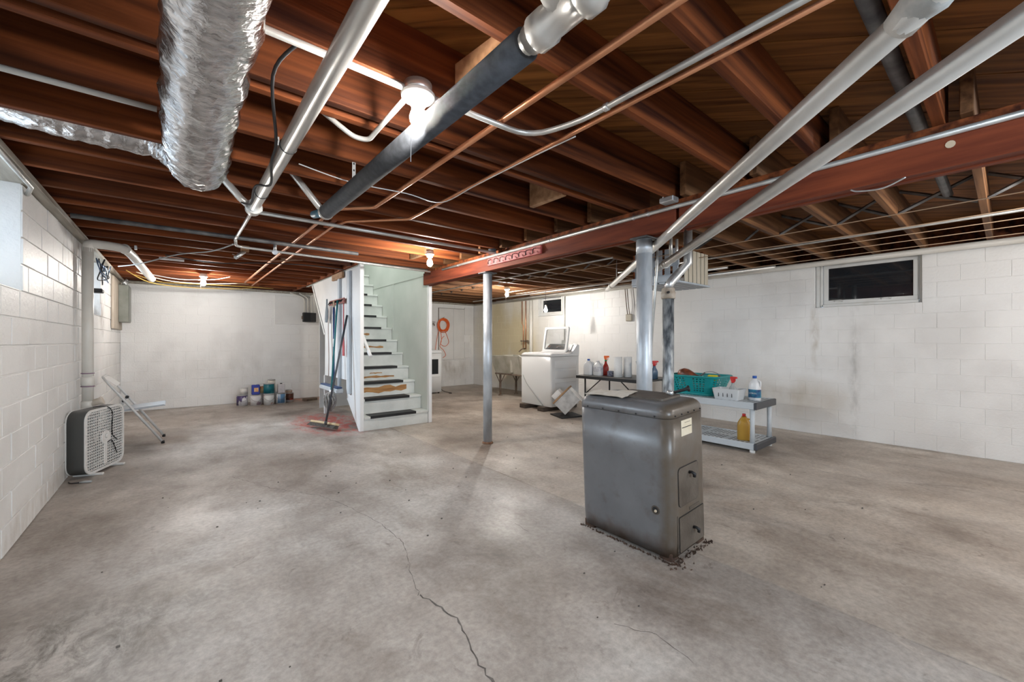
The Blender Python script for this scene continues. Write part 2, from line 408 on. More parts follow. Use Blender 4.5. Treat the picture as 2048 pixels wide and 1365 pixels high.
for a, c, z0, z1 in z_: mb.box(a, c, YF - 0.25, YF, z0, z1)
mb.build('wall_rear', M_wall, org=(0, 0, 0), kind='structure')

# floor: two pours with a groove between them
GX = 2.135
mb = MB()
prof = [(XL - .25, 0), (GX - 0.004, 0), (GX - 0.001, -0.012), (GX + 0.002, -0.012), (GX + 0.005, 0), (XR + .25, 0), (XR + .25, -0.1), (XL - .25, -0.1)]
mb.prism(prof, 'y', YF - .25, YB + .25)
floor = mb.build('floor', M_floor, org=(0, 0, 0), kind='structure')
M_crack = mat('crack_dirt', (0.075, 0.065, 0.055), 0.9, col2=(0.16, 0.14, 0.125), scale=20)
def crack(pts, w, seed):
    rnd = random.Random(seed); P = []
    for i in range(len(pts) - 1):
        a, b = Vector((*pts[i], 0)), Vector((*pts[i + 1], 0)); n = max(3, int((b - a).length / 0.025))
        for k in range(n): P.append(a.lerp(b, k / n))
    P.append(Vector((*pts[-1], 0))); V = []
    for i, p in enumerate(P):
        t = (P[min(i + 1, len(P) - 1)] - P[max(i - 1, 0)]).normalized(); s = Vector((-t.y, t.x, 0))
        p = p + s * rnd.uniform(-0.007, 0.007); ww = w * rnd.uniform(0.3, 1.2)
        V += [(*(p + s * ww).xy, 0.0006), (*(p - s * ww).xy, 0.0006)]
    mb = MB(); mb.add(V, [(2 * i, 2 * i + 1, 2 * i + 3, 2 * i + 2) for i in range(len(P) - 1)])
    mb.build('crack', M_crack, parent=floor)
crack([(0.73, 0.89), (0.80, 1.02), (0.82, 1.22), (0.88, 1.40), (0.86, 1.55), (0.83, 1.66)], 0.0045, 1)
crack([(0.83, 1.66), (0.88, 1.85), (0.98, 2.15), (0.97, 2.5), (0.90, 2.85), (0.80, 3.2), (0.55, 3.6), (0.35, 4.1)], 0.0016, 2)
crack([(1.35, 1.0), (1.42, 0.86), (1.40, 0.7)], 0.0016, 3)
crack([(1.55, 2.1), (1.62, 1.95), (1.60, 1.8)], 0.0012, 4)
crack([(4.0, 1.7), (4.3, 1.2), (4.35, 0.7), (4.7, 0.2)], 0.0016, 5)
# floor crumbs
deb = MB(); rd = random.Random(5)
for i in range(70):
    x, y = rd.uniform(-0.3, 4.2), rd.uniform(0.5, 3.9); s = rd.uniform(0.002, 0.006)
    deb.box(x - s, x + s, y - s * .6, y + s * .6, 0.0, s, 0, None)
o = deb.build('floor_debris', M_crack, kind='stuff'); tag(o, 'dark crumbs scattered over the concrete floor', 'debris')

# ceiling: backing, diagonal deck boards, joists
mb = MB()
for (x0, x1, y0, y1) in ((XL - .2, XR + .2, YF - .2, 5.16), (XL - .2, 1.76, 5.16, YB + .2), (2.74, XR + .2, 5.16, YB + .2), (1.76, 2.74, 8.05, YB + .2)):
    mb.box(x0, x1, y0, y1, DK + 0.026, DK + 0.05)
ceiling = mb.build('ceiling', M_dark, org=(0, 0, 0), kind='structure')
def clip(poly, n, d, keep_less):
    out = []
    f = lambda p: (p[0] * n[0] + p[1] * n[1] - d) * (1 if keep_less else -1)
    for i in range(len(poly)):
        a, b = poly[i], poly[(i + 1) % len(poly)]; fa, fb = f(a), f(b)
        if fa <= 0: out.append(a)
        if fa * fb < 0:
            t = fa / (fa - fb); out.append((a[0] + (b[0] - a[0]) * t, a[1] + (b[1] - a[1]) * t))
    return out
R2 = sqrt(0.5); BW = 0.30; rb = random.Random(11)
for (x0, x1, y0, y1) in ((XL - .2, XR + .2, YF - .1, 5.16), (XL - .2, 1.76, 5.16, YB + .2), (2.74, XR + .2, 5.16, YB + .2), (1.76, 2.74, 8.05, YB + .2)):
    s = -2.2
    while s < 12:
        w = BW; poly = clip([(x0, y0), (x1, y0), (x1, y1), (x0, y1)], (R2, R2), s + w - 0.003, True); s0 = s; s += w
        if len(poly) >= 3: poly = clip(poly, (R2, R2), s0 + 0.003, False)
        if len(poly) < 3: continue
        ar = abs(sum(poly[i][0] * poly[(i + 1) % len(poly)][1] - poly[(i + 1) % len(poly)][0] * poly[i][1] for i in range(len(poly)))) / 2
        if ar < 0.004: continue
        # local frame: x along the board
        cx = sum(p[0] for p in poly) / len(poly); cy = sum(p[1] for p in poly) / len(poly)
        lp = [((p[0] - cx) * R2 - (p[1] - cy) * R2, (p[0] - cx) * R2 + (p[1] - cy) * R2) for p in poly]
        m_ = MB().prism(lp, 'z', 0, 0.024); me = bpy.data.meshes.new('deck_board'); me.from_pydata(m_.v, [], m_.f); me.materials.append(M_deck)
        bm = bmesh.new(); bm.from_mesh(me); bmesh.ops.recalc_face_normals(bm, faces=bm.faces); bm.to_mesh(me); bm.free()
        o = bpy.data.objects.new('deck_board', me); COL.objects.link(o); o.parent = ceiling
        o.location = (cx, cy, DK + rb.uniform(0, 0.002)); o.rotation_euler = (0, 0, -pi / 4)
JT = 0.041
JM = {}
def joist(x0, x1, y, z0=JB, z1=DK, m=None, t=JT, name='joist'):
    key = (round(x1 - x0, 3), round(z1 - z0, 3), t, m.name if m else '')
    if key not in JM:
        l = x1 - x0; b = MB().box(-l / 2, l / 2, -t / 2, t / 2, 0, z1 - z0, 0.003); me = bpy.data.meshes.new(name)
        me.from_pydata(b.v, [], b.f); me.materials.append(m or M_joist); JM[key] = me
    o = bpy.data.objects.new(name, JM[key]); COL.objects.link(o); o.parent = ceiling; o.location = ((x0 + x1) / 2, y, z0)
    return o
JY = [v * 0.96 for v in (-2.2, -1.8, -1.39, -0.99, -0.6, -0.2, 0.205, 0.67, 1.06, 1.50, 1.81, 1.90, 2.32, 2.71, 3.13, 3.53, 3.93, 4.33, 4.73, 5.13, 5.54, 5.94, 6.35, 6.75, 7.16, 7.56, 7.97, 8.37, 8.77, 9.13)]
for y in JY:
    if 5.2 < y < 8.0: joist(XL - .15, 1.75, y)
    else: joist(XL - .15, 2.76, y)
for y in JY:
    if abs(y - 1.81 * .96) < 0.01: continue
    joist(2.745 if 5.1 < y < 8.0 else 2.56, XR + .15, y - 0.085, m=M_joist_r)
# trimmers around the stair opening
mb = MB(); mb.box(1.715, 1.755, 5.2, YB, JB, DK, 0.003); mb.build('trimmer', M_joist, parent=ceiling)
# blocking and wedge between joists
def blocking(x, y0, y1, z0, z1, m, yawv=0):
    b = MB(); b.box(-0.02, 0.02, -(y1 - y0) / 2, (y1 - y0) / 2, z0, z1, 0.002, Matrix.Translation((x, (y0 + y1) / 2, 0)) @ Matrix.Rotation(yawv, 4, 'Z'))
    b.build('blocking', m, parent=ceiling)
blocking(1.98, 1.865, 2.19, 2.095, 2.30, M_joist_new)
blocking(0.90, 1.04, 1.41, 2.15, 2.24, M_joist_new, 0.12)
blocking(2.15, 4.0, 4.5, 2.10, 2.30, M_joist_new); blocking(0.98, 3.44, 3.72, 2.1, 2.3, M_joist); blocking(1.05, 5.35, 5.66, 2.1, 2.18, M_joist_new, 0.4)
# cross bridging on the right span
for y0, y1 in zip(JY[5:-1], JY[6:]):
    if y1 - y0 < 0.2: continue
    for s in (0, 1):
        a = (4.28 + s * 0.05, y0 - 0.085 + 0.022, JB + (0.02 if s else DK - JB - 0.02)); c = (4.28 + s * 0.05, y1 - 0.085 - 0.022, JB + (DK - JB - 0.02 if s else 0.02))
        MB().tube([a, c], 0.013, 4, smooth=False).build('bridging', M_dkpipe, parent=ceiling)
# sills on the wall tops
for i, (x0, x1, y0, y1) in enumerate(((XL - .14, XL + .055, YF, YB), (XR - .03, XR + .14, YF, YB), (XL + .055, XR - .03, YB - .05, YB + .14))):
    MB().box(x0, x1, y0, y1, ZW + 0.001, JB - 0.001, 0.003).build('trim_%d' % (i + 1), M_sill, kind='structure')
for i, (x0, x1, y0, y1) in enumerate(((XL - .2, XL - .155, YF - .2, YB + .2), (XR + .155, XR + .2, YF - .2, YB + .2), (XL - .15, XR + .15, YB + .15, YB + .19), (XL - .15, XR + .15, YF - .2, YF - .1))):
    MB().box(x0, x1, y0, y1, ZW, DK + .03).build('trim_%d' % (i + 4), M_joist, kind='structure')

# ------------------------------------------------------------------ windows
M_frame = mat('window_frame', (0.70, 0.70, 0.68), 0.4, col2=(0.60, 0.59, 0.55), scale=7, lo=0.5, hi=0.8)
M_sky = mat('daylit_pane', (0.8, 0.9, 1.0), 0.2, emit=(0.75, 0.88, 1.0, 0.8))
def window(name, axis, face, sgn, t0, t1, z0, z1, rec, pane_mat, fw_=0.05):
    def bx(mb, a0, a1, zz0, zz1, d0, d1, bev=0.003):
        if axis == 'y': mb.box(face + sgn * d0, face + sgn * d1, a0, a1, zz0, zz1, bev)
        else: mb.box(a0, a1, face + sgn * d0, face + sgn * d1, zz0, zz1, bev)
    p = MB(); bx(p, t0 + fw_, t1 - fw_, z0 + fw_, z1 - fw_, rec + 0.02, rec + 0.028, 0)
    w = p.build(name, pane_mat, kind='structure')
    ORG[w.name] = w.location.copy()
    f = MB()
    for (a, b_, c, d) in ((t0, t1, z0, z0 + fw_), (t0, t1, z1 - fw_, z1), (t0, t0 + fw_, z0 + fw_, z1 - fw_), (t1 - fw_, t1, z0 + fw_, z1 - fw_)): bx(f, a, b_, c, d, rec, rec + 0.05)
    f.build('window_frame', M_frame, parent=w)
    return w, bx
w, bx = window('window_1', 'y', XL, -1, 2.725, 3.655, WZ + .045, ZW - 0.002, 0.2, M_sky)
s = MB(); s.prism([(XL - .24, WZ + 0.001), (XL - .004, WZ + 0.001), (XL - .004, WZ + 0.006), (XL - .24, WZ + .044)], 'y', 2.725, 3.655); s.build('window_sill', M_wall, parent=w)
w, bx = window('window_2', 'y', XL, -1, 6.005, 6.795, WZ + .045, ZW - 0.002, 0.2, M_sky)
s = MB(); s.prism([(XL - .24, WZ + 0.001), (XL - .004, WZ + 0.001), (XL - .004, WZ + 0.006), (XL - .24, WZ + .044)], 'y', 6.005, 6.795); s.build('window_sill', M_wall, parent=w)
w, bx = window('window_3', 'y', XR, 1, 0.60, 1.425, 1.572, ZW - 0.005, 0.07, M_glass_dark, 0.045)
f = MB(); bx(f, 1.43, 1.452, 1.545, ZW - .003, 0.045, 0.12); bx(f, 1.455, 1.488, 1.538, ZW - .003, 0.02, 0.12); bx(f, 0.576, 0.596, 1.538, ZW - .003, 0.05, 0.12); bx(f, 0.6, 1.425, 1.538, 1.569, 0.03, 0.12)
f.build('casing', M_frame, parent=w)
for y in (0.86, 1.28):
    c = MB(); c.tube(round_corners([(XR + .066, y - .04, 1.60), (XR + .05, y - .03, 1.612), (XR + .05, y + .03, 1.612), (XR + .066, y + .04, 1.60)], 0.02), 0.005, 8); c.build('latch', M_frame, parent=w)
w, bx = window('window_4', 'y', XR, 1, 5.75, 6.38, 1.70, ZW - 0.02, 0.06, M_glass_dark, 0.04)
f = MB(); bx(f, 5.705, 5.745, 1.66, ZW - .003, 0.0, 0.1); bx(f, 6.385, 6.425, 1.66, ZW - .003, 0.0, 0.1); bx(f, 5.745, 6.385, 1.66, 1.695, 0.0, 0.1)
f.build('casing', M_frame, parent=w)
window('added_window_5', 'x', YF, -1, 0.16, 1.64, 1.225, ZW - 0.002, 0.1, M_sky)  # unseen glowing pane, added to go with the rear fill light
window('added_window_6', 'x', YF, -1, 3.46, 4.94, 1.225, ZW - 0.002, 0.1, M_sky)  # likewise added for the right-hand fill

# ------------------------------------------------------------------ main beam and posts
beam = thing('support_beam', 'long red built-up timber beam carrying the joists on two steel posts', 'beam', (2.655, 1.4, 1.89))
for i, (x0, dz) in enumerate(((2.595, 0.0), (2.637, 0.004), (2.679, -0.002))):
    for (y0, y1) in (((YF, 1.40), (1.425, 5.07)) if i != 1 else ((YF, 3.0), (3.003, 5.07))):
        MB().box(x0, x0 + 0.038, y0, y1, 1.89 + dz, 2.052, 0.003).build('ply', M_beam, parent=beam)
MB().box(2.612, 2.70, YF, 5.07, 2.053, JB - 0.001, 0.002).build('top_plate', M_joist, parent=beam)
MB().lathe([(0.016, 0), (0.016, 0.002)], (2.5955 - .003, 0.16, 1.985), 'x', 12).build('bolt_washer', mat('pale_plug', (0.62, 0.5, 0.36), 0.6), parent=beam)
def post(name, label, x, y, r, ztop):
    t = thing(name, label, 'post', (x, y, 0))
    MB().lathe([(r, 0.004), (r, ztop - 0.012)], (x, y, 0), seg=28).build('shaft', M_post, parent=t)
    MB().lathe([(r + .012, 0), (r + .012, 0.006), (r + 0.003, 0.02)], (x, y, 0), seg=28).build('foot', mat('rusty_steel', (0.16, 0.07, 0.035), 0.8, col2=(0.30, 0.17, 0.10), scale=20), parent=t)
    MB().box(x - .08, x + .08, y - .07, y + .07, ztop - 0.012, ztop, 0.002).build('cap_plate', M_dkpipe, parent=t)
    return t
tA = post('steel_post', 'thick galvanised steel post rising behind the brown furnace', 2.655, 1.70, 0.056, 1.886)
MB().lathe([(0.0585, 1.77), (0.0585, 1.86)], (2.655, 1.70, 0), seg=28).build('collar', M_post, parent=tA)
post('steel_post', 'slim galvanised steel post standing on open floor beside the staircase', 2.655, 3.66, 0.049, 1.886)

# ------------------------------------------------------------------ pipes, conduits, ducts
def pipe(name, label, cat, pts, r, m, seg=12, corner=0.0, group=None):
    if corner: pts = round_corners(pts, corner)
    return tag(MB().tube(pts, r, seg).build(name, m), label, cat, group)
def pipe_thing(name, label, cat, pts, r, m, seg=14, corner=0.0):
    t = thing(name, label, cat, pts[0])
    if corner: pts = round_corners(pts, corner)
    MB().tube(pts, r, seg).build('pipe', m, parent=t)
    return t
def collar_on(t, p, d, r, l, m=None, name='coupling'):
    p = Vector(p); d = Vector(d).normalized()
    MB().tube([p - d * l / 2, p - d * l * .35, p + d * l * .35, p + d * l / 2], [r * .93, r, r, r * .93], 16).build(name, m or M_silver, parent=t)
def strap(t, x, y, z0, z1, m=None):
    b = MB(); n = max(3, int((z1 - z0) / 0.03)); b.box(x - .009, x + .009, y - .001, y + .001, z0, z1)
    b.build('hanger_strap', M_galv, parent=t)
    for k in range(n):
        zc = z0 + (k + .5) * (z1 - z0) / n; MB().box(x - .004, x + .004, y - .0016, y + .0016, zc - .005, zc + .005).build('strap_hole', M_black, parent=t)

# 1 silver drain on the left
t = pipe_thing('drain_pipe', 'thick silver drain pipe with a black cable tied along it', 'pipe', [(0.36, -1.9, 1.95), (0.36, 2.93, 1.95)], 0.031, M_silver, 18)
collar_on(t, (0.362, 2.965, 1.95), (0, 1, 0), 0.042, 0.07)
collar_on(t, (0.362, 2.93, 1.95), (0, 1, 0), 0.046, 0.02)
MB().tube([(0.36, 2.99, 1.955), (0.30, 3.0, 2.01), (0.06, 3.0, 2.285)], 0.021, 12).build('riser', M_silver, parent=t)
MB().tube(round_corners([(0.37, 3.0, 1.96), (0.40, 3.3, 2.03), (0.39, 4.25, 2.018)], 0.1), 0.012, 8).build('branch', M_conduit, parent=t)
for y in (1.92, 2.62): MB().tube(arc((0.36, y, 1.95), 0.0325, 0, 2 * pi, 16, 'xz'), 0.0025, 5).build('cable_tie', M_black, parent=t)
strap(t, 0.365, 2.20, 1.98, 2.10)
MB().tube(smooth_path([(0.30, 1.44, 2.085), (0.25, 1.58, 2.03), (0.315, 1.92, 1.955), (0.325, 2.1, 1.93), (0.36, 2.35, 1.915), (0.315, 2.5, 1.94), (0.33, 2.8, 1.93), (0.30, 2.95, 1.97)]), 0.006, 7).build('tied_cable', M_cable, parent=t)
# 2 black insulated pipe
t = thing('insulated_pipe', 'pipe wrapped in black foam running under the joists past the lamp', 'pipe', (0.74, 0.8, 1.95))
MB().tube([(0.744, 0.845, 1.95), (0.73, 2.74, 1.95)], 0.044, 22).build('foam_sleeve', M_foam, parent=t)
MB().tube([(0.7445, -1.9, 1.95), (0.743, 0.86, 1.95)], 0.030, 16).build('pipe', M_silver, parent=t)
MB().tube([(0.744, 0.58, 1.95), (0.744, 0.60, 1.95), (0.744, 0.605, 1.95), (0.744, 0.64, 1.95), (0.744, 0.645, 1.95), (0.744, 0.75, 1.95), (0.744, 0.755, 1.95), (0.744, 0.80, 1.95), (0.744, 0.805, 1.95), (0.744, 0.83, 1.95)], [0.040, 0.047, 0.052, 0.052, 0.041, 0.041, 0.047, 0.047, 0.040, 0.036], 20).build('tee_fitting', M_silver, parent=t)
MB().tube([(0.744, 0.70, 1.95), (0.70, 0.70, 1.99), (0.695, 0.70, 1.995), (0.66, 0.70, 2.03), (0.655, 0.70, 2.035), (0.5, 0.70, 2.19)], [0.038, 0.038, 0.046, 0.046, 0.03, 0.03], 18).build('tee_branch', M_silver, parent=t)
collar_on(t, (0.73, 2.755, 1.95), (0, 1, 0), 0.046, 0.035)
MB().tube([(0.73, 2.77, 1.955), (0.69, 2.77, 1.985), (0.42, 2.77, 2.30)], 0.020, 12).build('riser', M_silver, parent=t)
MB().tube([(0.725, 2.78, 1.955), (0.70, 2.93, 1.97)], [0.03, 0.024], 14).build('reducer', mat('blue_fitting', (0.10, 0.22, 0.30), 0.45), parent=t)
strap(t, 0.732, 2.23, 1.993, 2.10)
# 3 diagonal silver pipes
t = pipe_thing('diagonal_pipe', 'big silver pipe crossing under the red beam and behind the thick post', 'pipe', [(0.35, -0.76, 1.84), (4.58, 3.51, 1.84)], 0.031, M_silver, 20)
collar_on(t, (4.30, 3.228, 1.84), (1, 1, 0), 0.037, 0.07); MB().tube([(4.02, 2.945, 1.87), (4.02, 2.945, 2.085)], 0.006, 6).build('hanger_rod', M_galv, parent=t)
rag = MB().tube([(1.17, 0.066, 1.85), (1.20, 0.096, 1.845), (1.23, 0.126, 1.85), (1.26, 0.156, 1.84)], [0.034, 0.041, 0.038, 0.034], 14).build('cloth_wrap', mat('grey_rag', (0.40, 0.42, 0.42), 0.8, col2=(0.6, 0.6, 0.58), scale=20, bump=0.5), parent=t)
t = pipe_thing('diagonal_pipe', 'big silver pipe running out to the slatted crate', 'pipe', [(0.8, -0.66, 1.84), (3.45, 1.985, 1.84), (3.66, 2.20, 1.84)], 0.031, M_silver, 20)
d45 = Vector((1, 1, 0)).normalized()
collar_on(t, (3.42, 1.955, 1.84), d45, 0.037, 0.06); collar_on(t, (3.47, 2.005, 1.838), d45, 0.042, 0.03); collar_on(t, (3.30, 1.835, 1.84), d45, 0.034, 0.02)
MB().tube([(3.33, 1.87, 1.86), (3.33, 1.87, 2.08)], 0.014, 10).build('riser', M_silver, parent=t)
# 4 copper lines
pipe('copper_line', 'thick copper water line bending once below the joists', 'pipe', [(1.075, -1.9, 2.076), (1.075, 2.84, 2.076), (0.895, 3.03, 2.076), (0.865, 3.35, 2.076), (0.84, 7.8, 2.076)], 0.0135, M_copper, 12, 0.03)
t = pipe_thing('copper_line', 'thin copper water line with a white wire tied to it', 'pipe', [(1.40, -1.9, 2.078), (1.39, 2.95, 2.078), (1.035, 3.33, 2.078), (0.99, 3.56, 2.078), (0.98, 8.2, 2.078)], 0.0105, M_copper, 10, 0.03)
MB().tube(smooth_path([(1.40, 1.25, 2.062), (1.385, 1.5, 2.06), (1.375, 2.0, 2.06), (1.36, 2.40, 2.055), (1.1, 2.38, 2.05), (0.78, 2.44, 2.06), (0.5, 2.40, 2.075)]), 0.003, 6).build('tied_wire', M_whiteplastic, parent=t)
# 5 conduits
t = pipe_thing('light_conduit', 'grey conduit feeding the porcelain lamp and turning back along the ceiling', 'conduit', [(1.30, -1.9, 2.048), (1.30, 1.14, 2.048), (1.22, 1.365, 2.048), (0.745, 1.385, 2.05)], 0.0115, M_conduit, 12, 0.16)
for p in ((1.30, 1.0, 2.048),): collar_on(t, p, (0, 1, 0), 0.0155, 0.02, M_galv, 'clip')
pipe('wall_conduit', 'grey conduit running from the porcelain lamp into the dark joists above the duct', 'conduit', [(0.632, 1.39, 2.05), (-0.62, 1.39, 2.05)], 0.0115, M_conduit)
pipe('looped_conduit', 'grey conduit dropping from the lamp box and bending up between joists', 'conduit', [(0.668, 1.44, 2.05), (0.662, 1.72, 2.035), (0.655, 1.80, 2.02), (0.60, 1.83, 2.03), (0.50, 1.86, 2.10), (0.42, 1.95, 2.2)], 0.0105, M_conduit, 10, 0.08)
pipe('cross_conduit', 'pale conduit clipped beneath a joist left of the foil duct', 'conduit', [(-0.66, 2.21, 2.074), (-0.065, 2.2, 2.074)], 0.011, mat('pale_conduit', (0.62, 0.61, 0.57), 0.45), 10)
pipe('joist_conduit', 'long grey pipe running along under a joist to the timber beam', 'conduit', [(0.41, 3.38, 2.045), (2.53, 3.38, 2.045)], 0.0145, M_conduit, 12)
pipe('iron_pipe', 'dark iron gas pipe below the joists with a drip leg', 'pipe', [(-0.6, 4.32, 2.043), (1.46, 4.32, 2.043)], 0.018, M_dkpipe, 12)
pipe('stair_conduit', 'thin grey conduit reaching across to the staircase corner', 'conduit', [(0.39, 4.27, 2.010), (0.42, 4.55, 2.010), (1.46, 4.60, 2.010), (2.48, 4.66, 2.010)], 0.012, M_conduit, 10, 0.08)
t = pipe_thing('beam_conduit', 'grey conduit strapped along the face of the red beam', 'conduit', [(2.578, -1.9, 2.03), (2.578, 4.52, 2.03)], 0.0135, M_conduit, 12)
for y in (0.72, 1.62, 1.74, 2.6, 3.38, 4.15): collar_on(t, (2.58, y, 2.03), (0, 1, 0), 0.0165, 0.014, M_galv, 'clip')
t = thing('junction_box', 'grey steel junction box on top of the beam by the thick post', 'box', (2.56, 1.44, 2.05))
MB().box(2.50, 2.578, 1.39, 1.49, 2.052, 2.088, 0.006).build('body', M_galv, parent=t)
MB().tube([(2.53, 1.47, 2.085), (2.53, 1.47, 2.115)], 0.010, 8).build('connector', M_galv, parent=t)
pipe('lap_conduit', 'blue grey round junction box with conduit above the slim post', 'box', [(2.54, 3.42, 2.045), (2.54, 3.42, 2.088)], 0.04, mat('bluegrey', (0.10, 0.12, 0.14), 0.5), 14)
pipe('vent_pipe', 'dark iron pipe hidden high between the joists over the beam', 'pipe', [(0.2, 0.28, 2.2), (4.35, 0.28, 2.2)], 0.028, M_dkpipe, 14)
pipe('eave_pipe', 'grey pipe fixed along the top of the left block wall', 'pipe', [(-0.66, 2.2, 2.055), (-0.66, 3.62, 2.03), (-0.69, 3.7, 2.0)], 0.012, M_conduit, 10)
pipe('wall_pipe', 'long cream pipe running along the top of the right wall over the windows', 'pipe', [(5.94, -1.9, 2.055), (5.94, 8.4, 2.055)], 0.032, M_pvc, 16)
pipe('service_pipe', 'silver pipe running above the laundry tub below the joists', 'pipe', [(5.62, 1.8, 2.03), (5.62, 7.4, 2.03)], 0.021, M_silver, 12)
pipe('service_pipe', 'thin silver pipe hung beside the thicker one near the laundry', 'pipe', [(5.25, 2.2, 2.04), (5.25, 7.8, 2.04)], 0.014, M_silver, 10)
pipe('service_pipe', 'grey pipe running past the hanging crate towards the back wall', 'pipe', [(3.25, 1.9, 2.06), (3.25, 8.4, 2.06)], 0.013, M_conduit, 10)
pipe('service_pipe', 'narrow grey pipe beside the slim post line under the right joists', 'pipe', [(3.75, 2.8, 2.06), (3.75, 8.4, 2.06)], 0.010, M_conduit, 10)
pipe('line_conduit', 'grey conduit hanging between the clothes lines', 'conduit', [(4.68, -1.9, 2.07), (4.68, 3.4, 2.07)], 0.011, M_conduit, 10)
for i, (x, lab) in enumerate(((3.77, 'tan clothes line nearest the red beam'), (4.22, 'tan clothes line strung second from the red beam'), (4.56, 'tan clothes line strung third from the red beam'), (4.85, 'tan clothes line strung fourth from the red beam'), (5.2, 'tan clothes line strung closest to the right wall'))):
    pts = [(x + (0.02 * sin(k) if x > 4 else 0), -1.9 + k * (0.329 if abs(x - 4.22) < .01 else 0.64), 2.0 - 0.012 * (1 - ((k - 6) / 6.) ** 2)) for k in range(13)]
    pipe('clothes_line', lab, 'rope', pts, 0.0035, mat('line_cord', (0.55, 0.38, 0.25), 0.7), 6, group='clothes lines')

# 6 foil duct
def crinkle(path, R, seed, seg=40, amp=0.012):
    rd_ = random.Random(seed); P = [Vector(p) for p in path]
    d = MB(); rings = []; u = None
    ph = [rd_.uniform(0, 6.28) for _ in range(6)]
    for i, p in enumerate(P):
        t_ = (P[min(i + 1, len(P) - 1)] - P[max(i - 1, 0)]).normalized()
        if u is None: u = t_.cross(Vector((0, 0, 1))).normalized()
        u = (u - t_ * u.dot(t_)).normalized(); w_ = t_.cross(u); ring = []
        for k in range(seg):
            a = 2 * pi * k / seg
            rr = R * (1 + 0.06 * sin(i * 0.11 + ph[0]) + 0.03 * sin(2 * a + i * 0.07)) + amp * (0.45 * sin(i * 1.9 + 2.2 * sin(a + ph[1])) + 0.35 * sin(3 * a + i * 0.9) + rd_.uniform(-.45, .45))
            ring.append(tuple(p + (u * cos(a) + w_ * sin(a)) * rr))
        rings.append(ring)
    d.loft(rings, True, True); return d
t = thing('flex_duct', 'crinkled silver foil insulated duct hanging below the joists', 'duct', (0.07, 1.8, 1.86))
path = smooth_path([(0.075, -1.2, 1.955), (0.07, 0.6, 1.955), (0.068, 1.4, 1.95), (0.065, 2.0, 1.955), (0.075, 2.4, 1.97), (0.07, 2.62, 2.02), (0.02, 2.75, 2.12), (-0.05, 2.79, 2.19)], 16)
crinkle(path, 0.108, 3, 44, 0.010).build('foil_jacket', M_foil, parent=t)
path = smooth_path([(0.05, 2.79, 2.185), (-0.2, 2.80, 2.175), (-0.45, 2.80, 2.185), (-0.72, 2.80, 2.22)], 14)
crinkle(path, 0.095, 5, 36, 0.007).build('foil_branch', M_foil, parent=t)

# ------------------------------------------------------------------ lamps
def bulb_mesh(c, s=1.0):
    x, y, z = c
    return MB().lathe([(0.001, -0.062 * s), (0.018 * s, -0.057 * s), (0.029 * s, -0.04 * s), (0.031 * s, -0.025 * s), (0.024 * s, 0.0), (0.014 * s, 0.018 * s), (0.013 * s, 0.03 * s)], (x, y, z), seg=20)
def keyless(name, label, x, y, ztop, power, bulb_z, string=True, r=0.06):
    t = thing(name, label, 'lamp', (x, y, ztop - 0.08))
    MB().lathe([(r * .85, ztop - 0.04), (r * .85, ztop)], (x, y, 0), seg=24).build('box', M_galv, parent=t)
    MB().lathe([(0.028, ztop - 0.078), (0.034, ztop - 0.06), (r, ztop - 0.052), (r * 1.05, ztop - 0.04), (r * .98, ztop - 0.036)], (x, y, 0), seg=28).build('porcelain_base', M_porcelain, parent=t)
    bulb_mesh((x, y, bulb_z)).build('bulb', lit_bulb(power), parent=t)
    MB().lathe([(0.016, bulb_z + 0.02), (0.018, ztop - 0.07)], (x, y, 0), seg=16).build('socket', M_porcelain, parent=t)
    if string:
        MB().tube([(x - 0.03, y - 0.01, ztop - 0.06), (x - 0.035, y - 0.012, ztop - 0.30)], 0.0012, 5).build('pull_cord', M_whiteplastic, parent=t)
    return t
keyless('ceiling_lamp', 'porcelain lamp holder with lit bulb beside the black foam pipe', 0.69, 1.39, 2.082, 17, 1.985)
keyless('ceiling_lamp', 'lit bulb on a grey box above the foot of the stairs', 2.05, 3.86, 2.088, 25, 1.975, False, 0.045)
keyless('ceiling_lamp', 'lit bulb on the ceiling before the paint cans wall', 0.284, 7.22, 2.088, 25, 1.975, True, 0.05)
keyless('ceiling_lamp', 'lit bulb on the ceiling beyond the slim steel post', 4.49, 5.61, 2.088, 34, 1.975, True, 0.05)
keyless('ceiling_lamp', 'lit bulb on the ceiling among the clothes lines near the right window', 3.90, -0.70, 2.088, 28, 1.975, True, 0.05)
t = thing('pendant_lamp', 'lit bulb hanging on a cord above the washing machine', 'lamp', (5.15, 5.31, 1.66))
MB().tube([(5.15, 5.31, 1.76), (5.15, 5.31, DK - 0.001)], 0.003, 6).build('cord', M_cable, parent=t)
MB().lathe([(0.018, 1.735), (0.02, 1.77), (0.008, 1.785)], (5.15, 5.31, 0), seg=14).build('socket', M_porcelain, parent=t)
bulb_mesh((5.15, 5.31, 1.715)).build('bulb', lit_bulb(7), parent=t)

# ------------------------------------------------------------------ staircase and its enclosure
M_stair = mat('stair_paint', (0.60, 0.62, 0.59), 0.45, col2=(0.70, 0.72, 0.69), scale=6, lo=0.3, hi=0.6, bump=0.1, bscale=30)
M_green = mat('pale_green_paint', (0.60, 0.635, 0.59), 0.45, col2=(0.67, 0.695, 0.655), scale=2.5, bump=0.06, bscale=30)
M_chip = mat('bare_riser_wood', (0.30, 0.13, 0.04), 0.7, col2=(0.50, 0.27, 0.10), scale=9, stretch=(0.6, 4, 6), bump=0.2)
M_stud = mat('stud_paint', (0.50, 0.54, 0.58), 0.5, col2=(0.58, 0.62, 0.65), scale=5)
st = thing('staircase', 'white painted closed staircase with black rubber tread mats rising to the floor above', 'stairs', (2.24, 5.12, 0))
SX0, SX1, RISE, RUN, SY = 1.802, 2.684, 0.195, 0.204, 5.118
rs = random.Random(3)
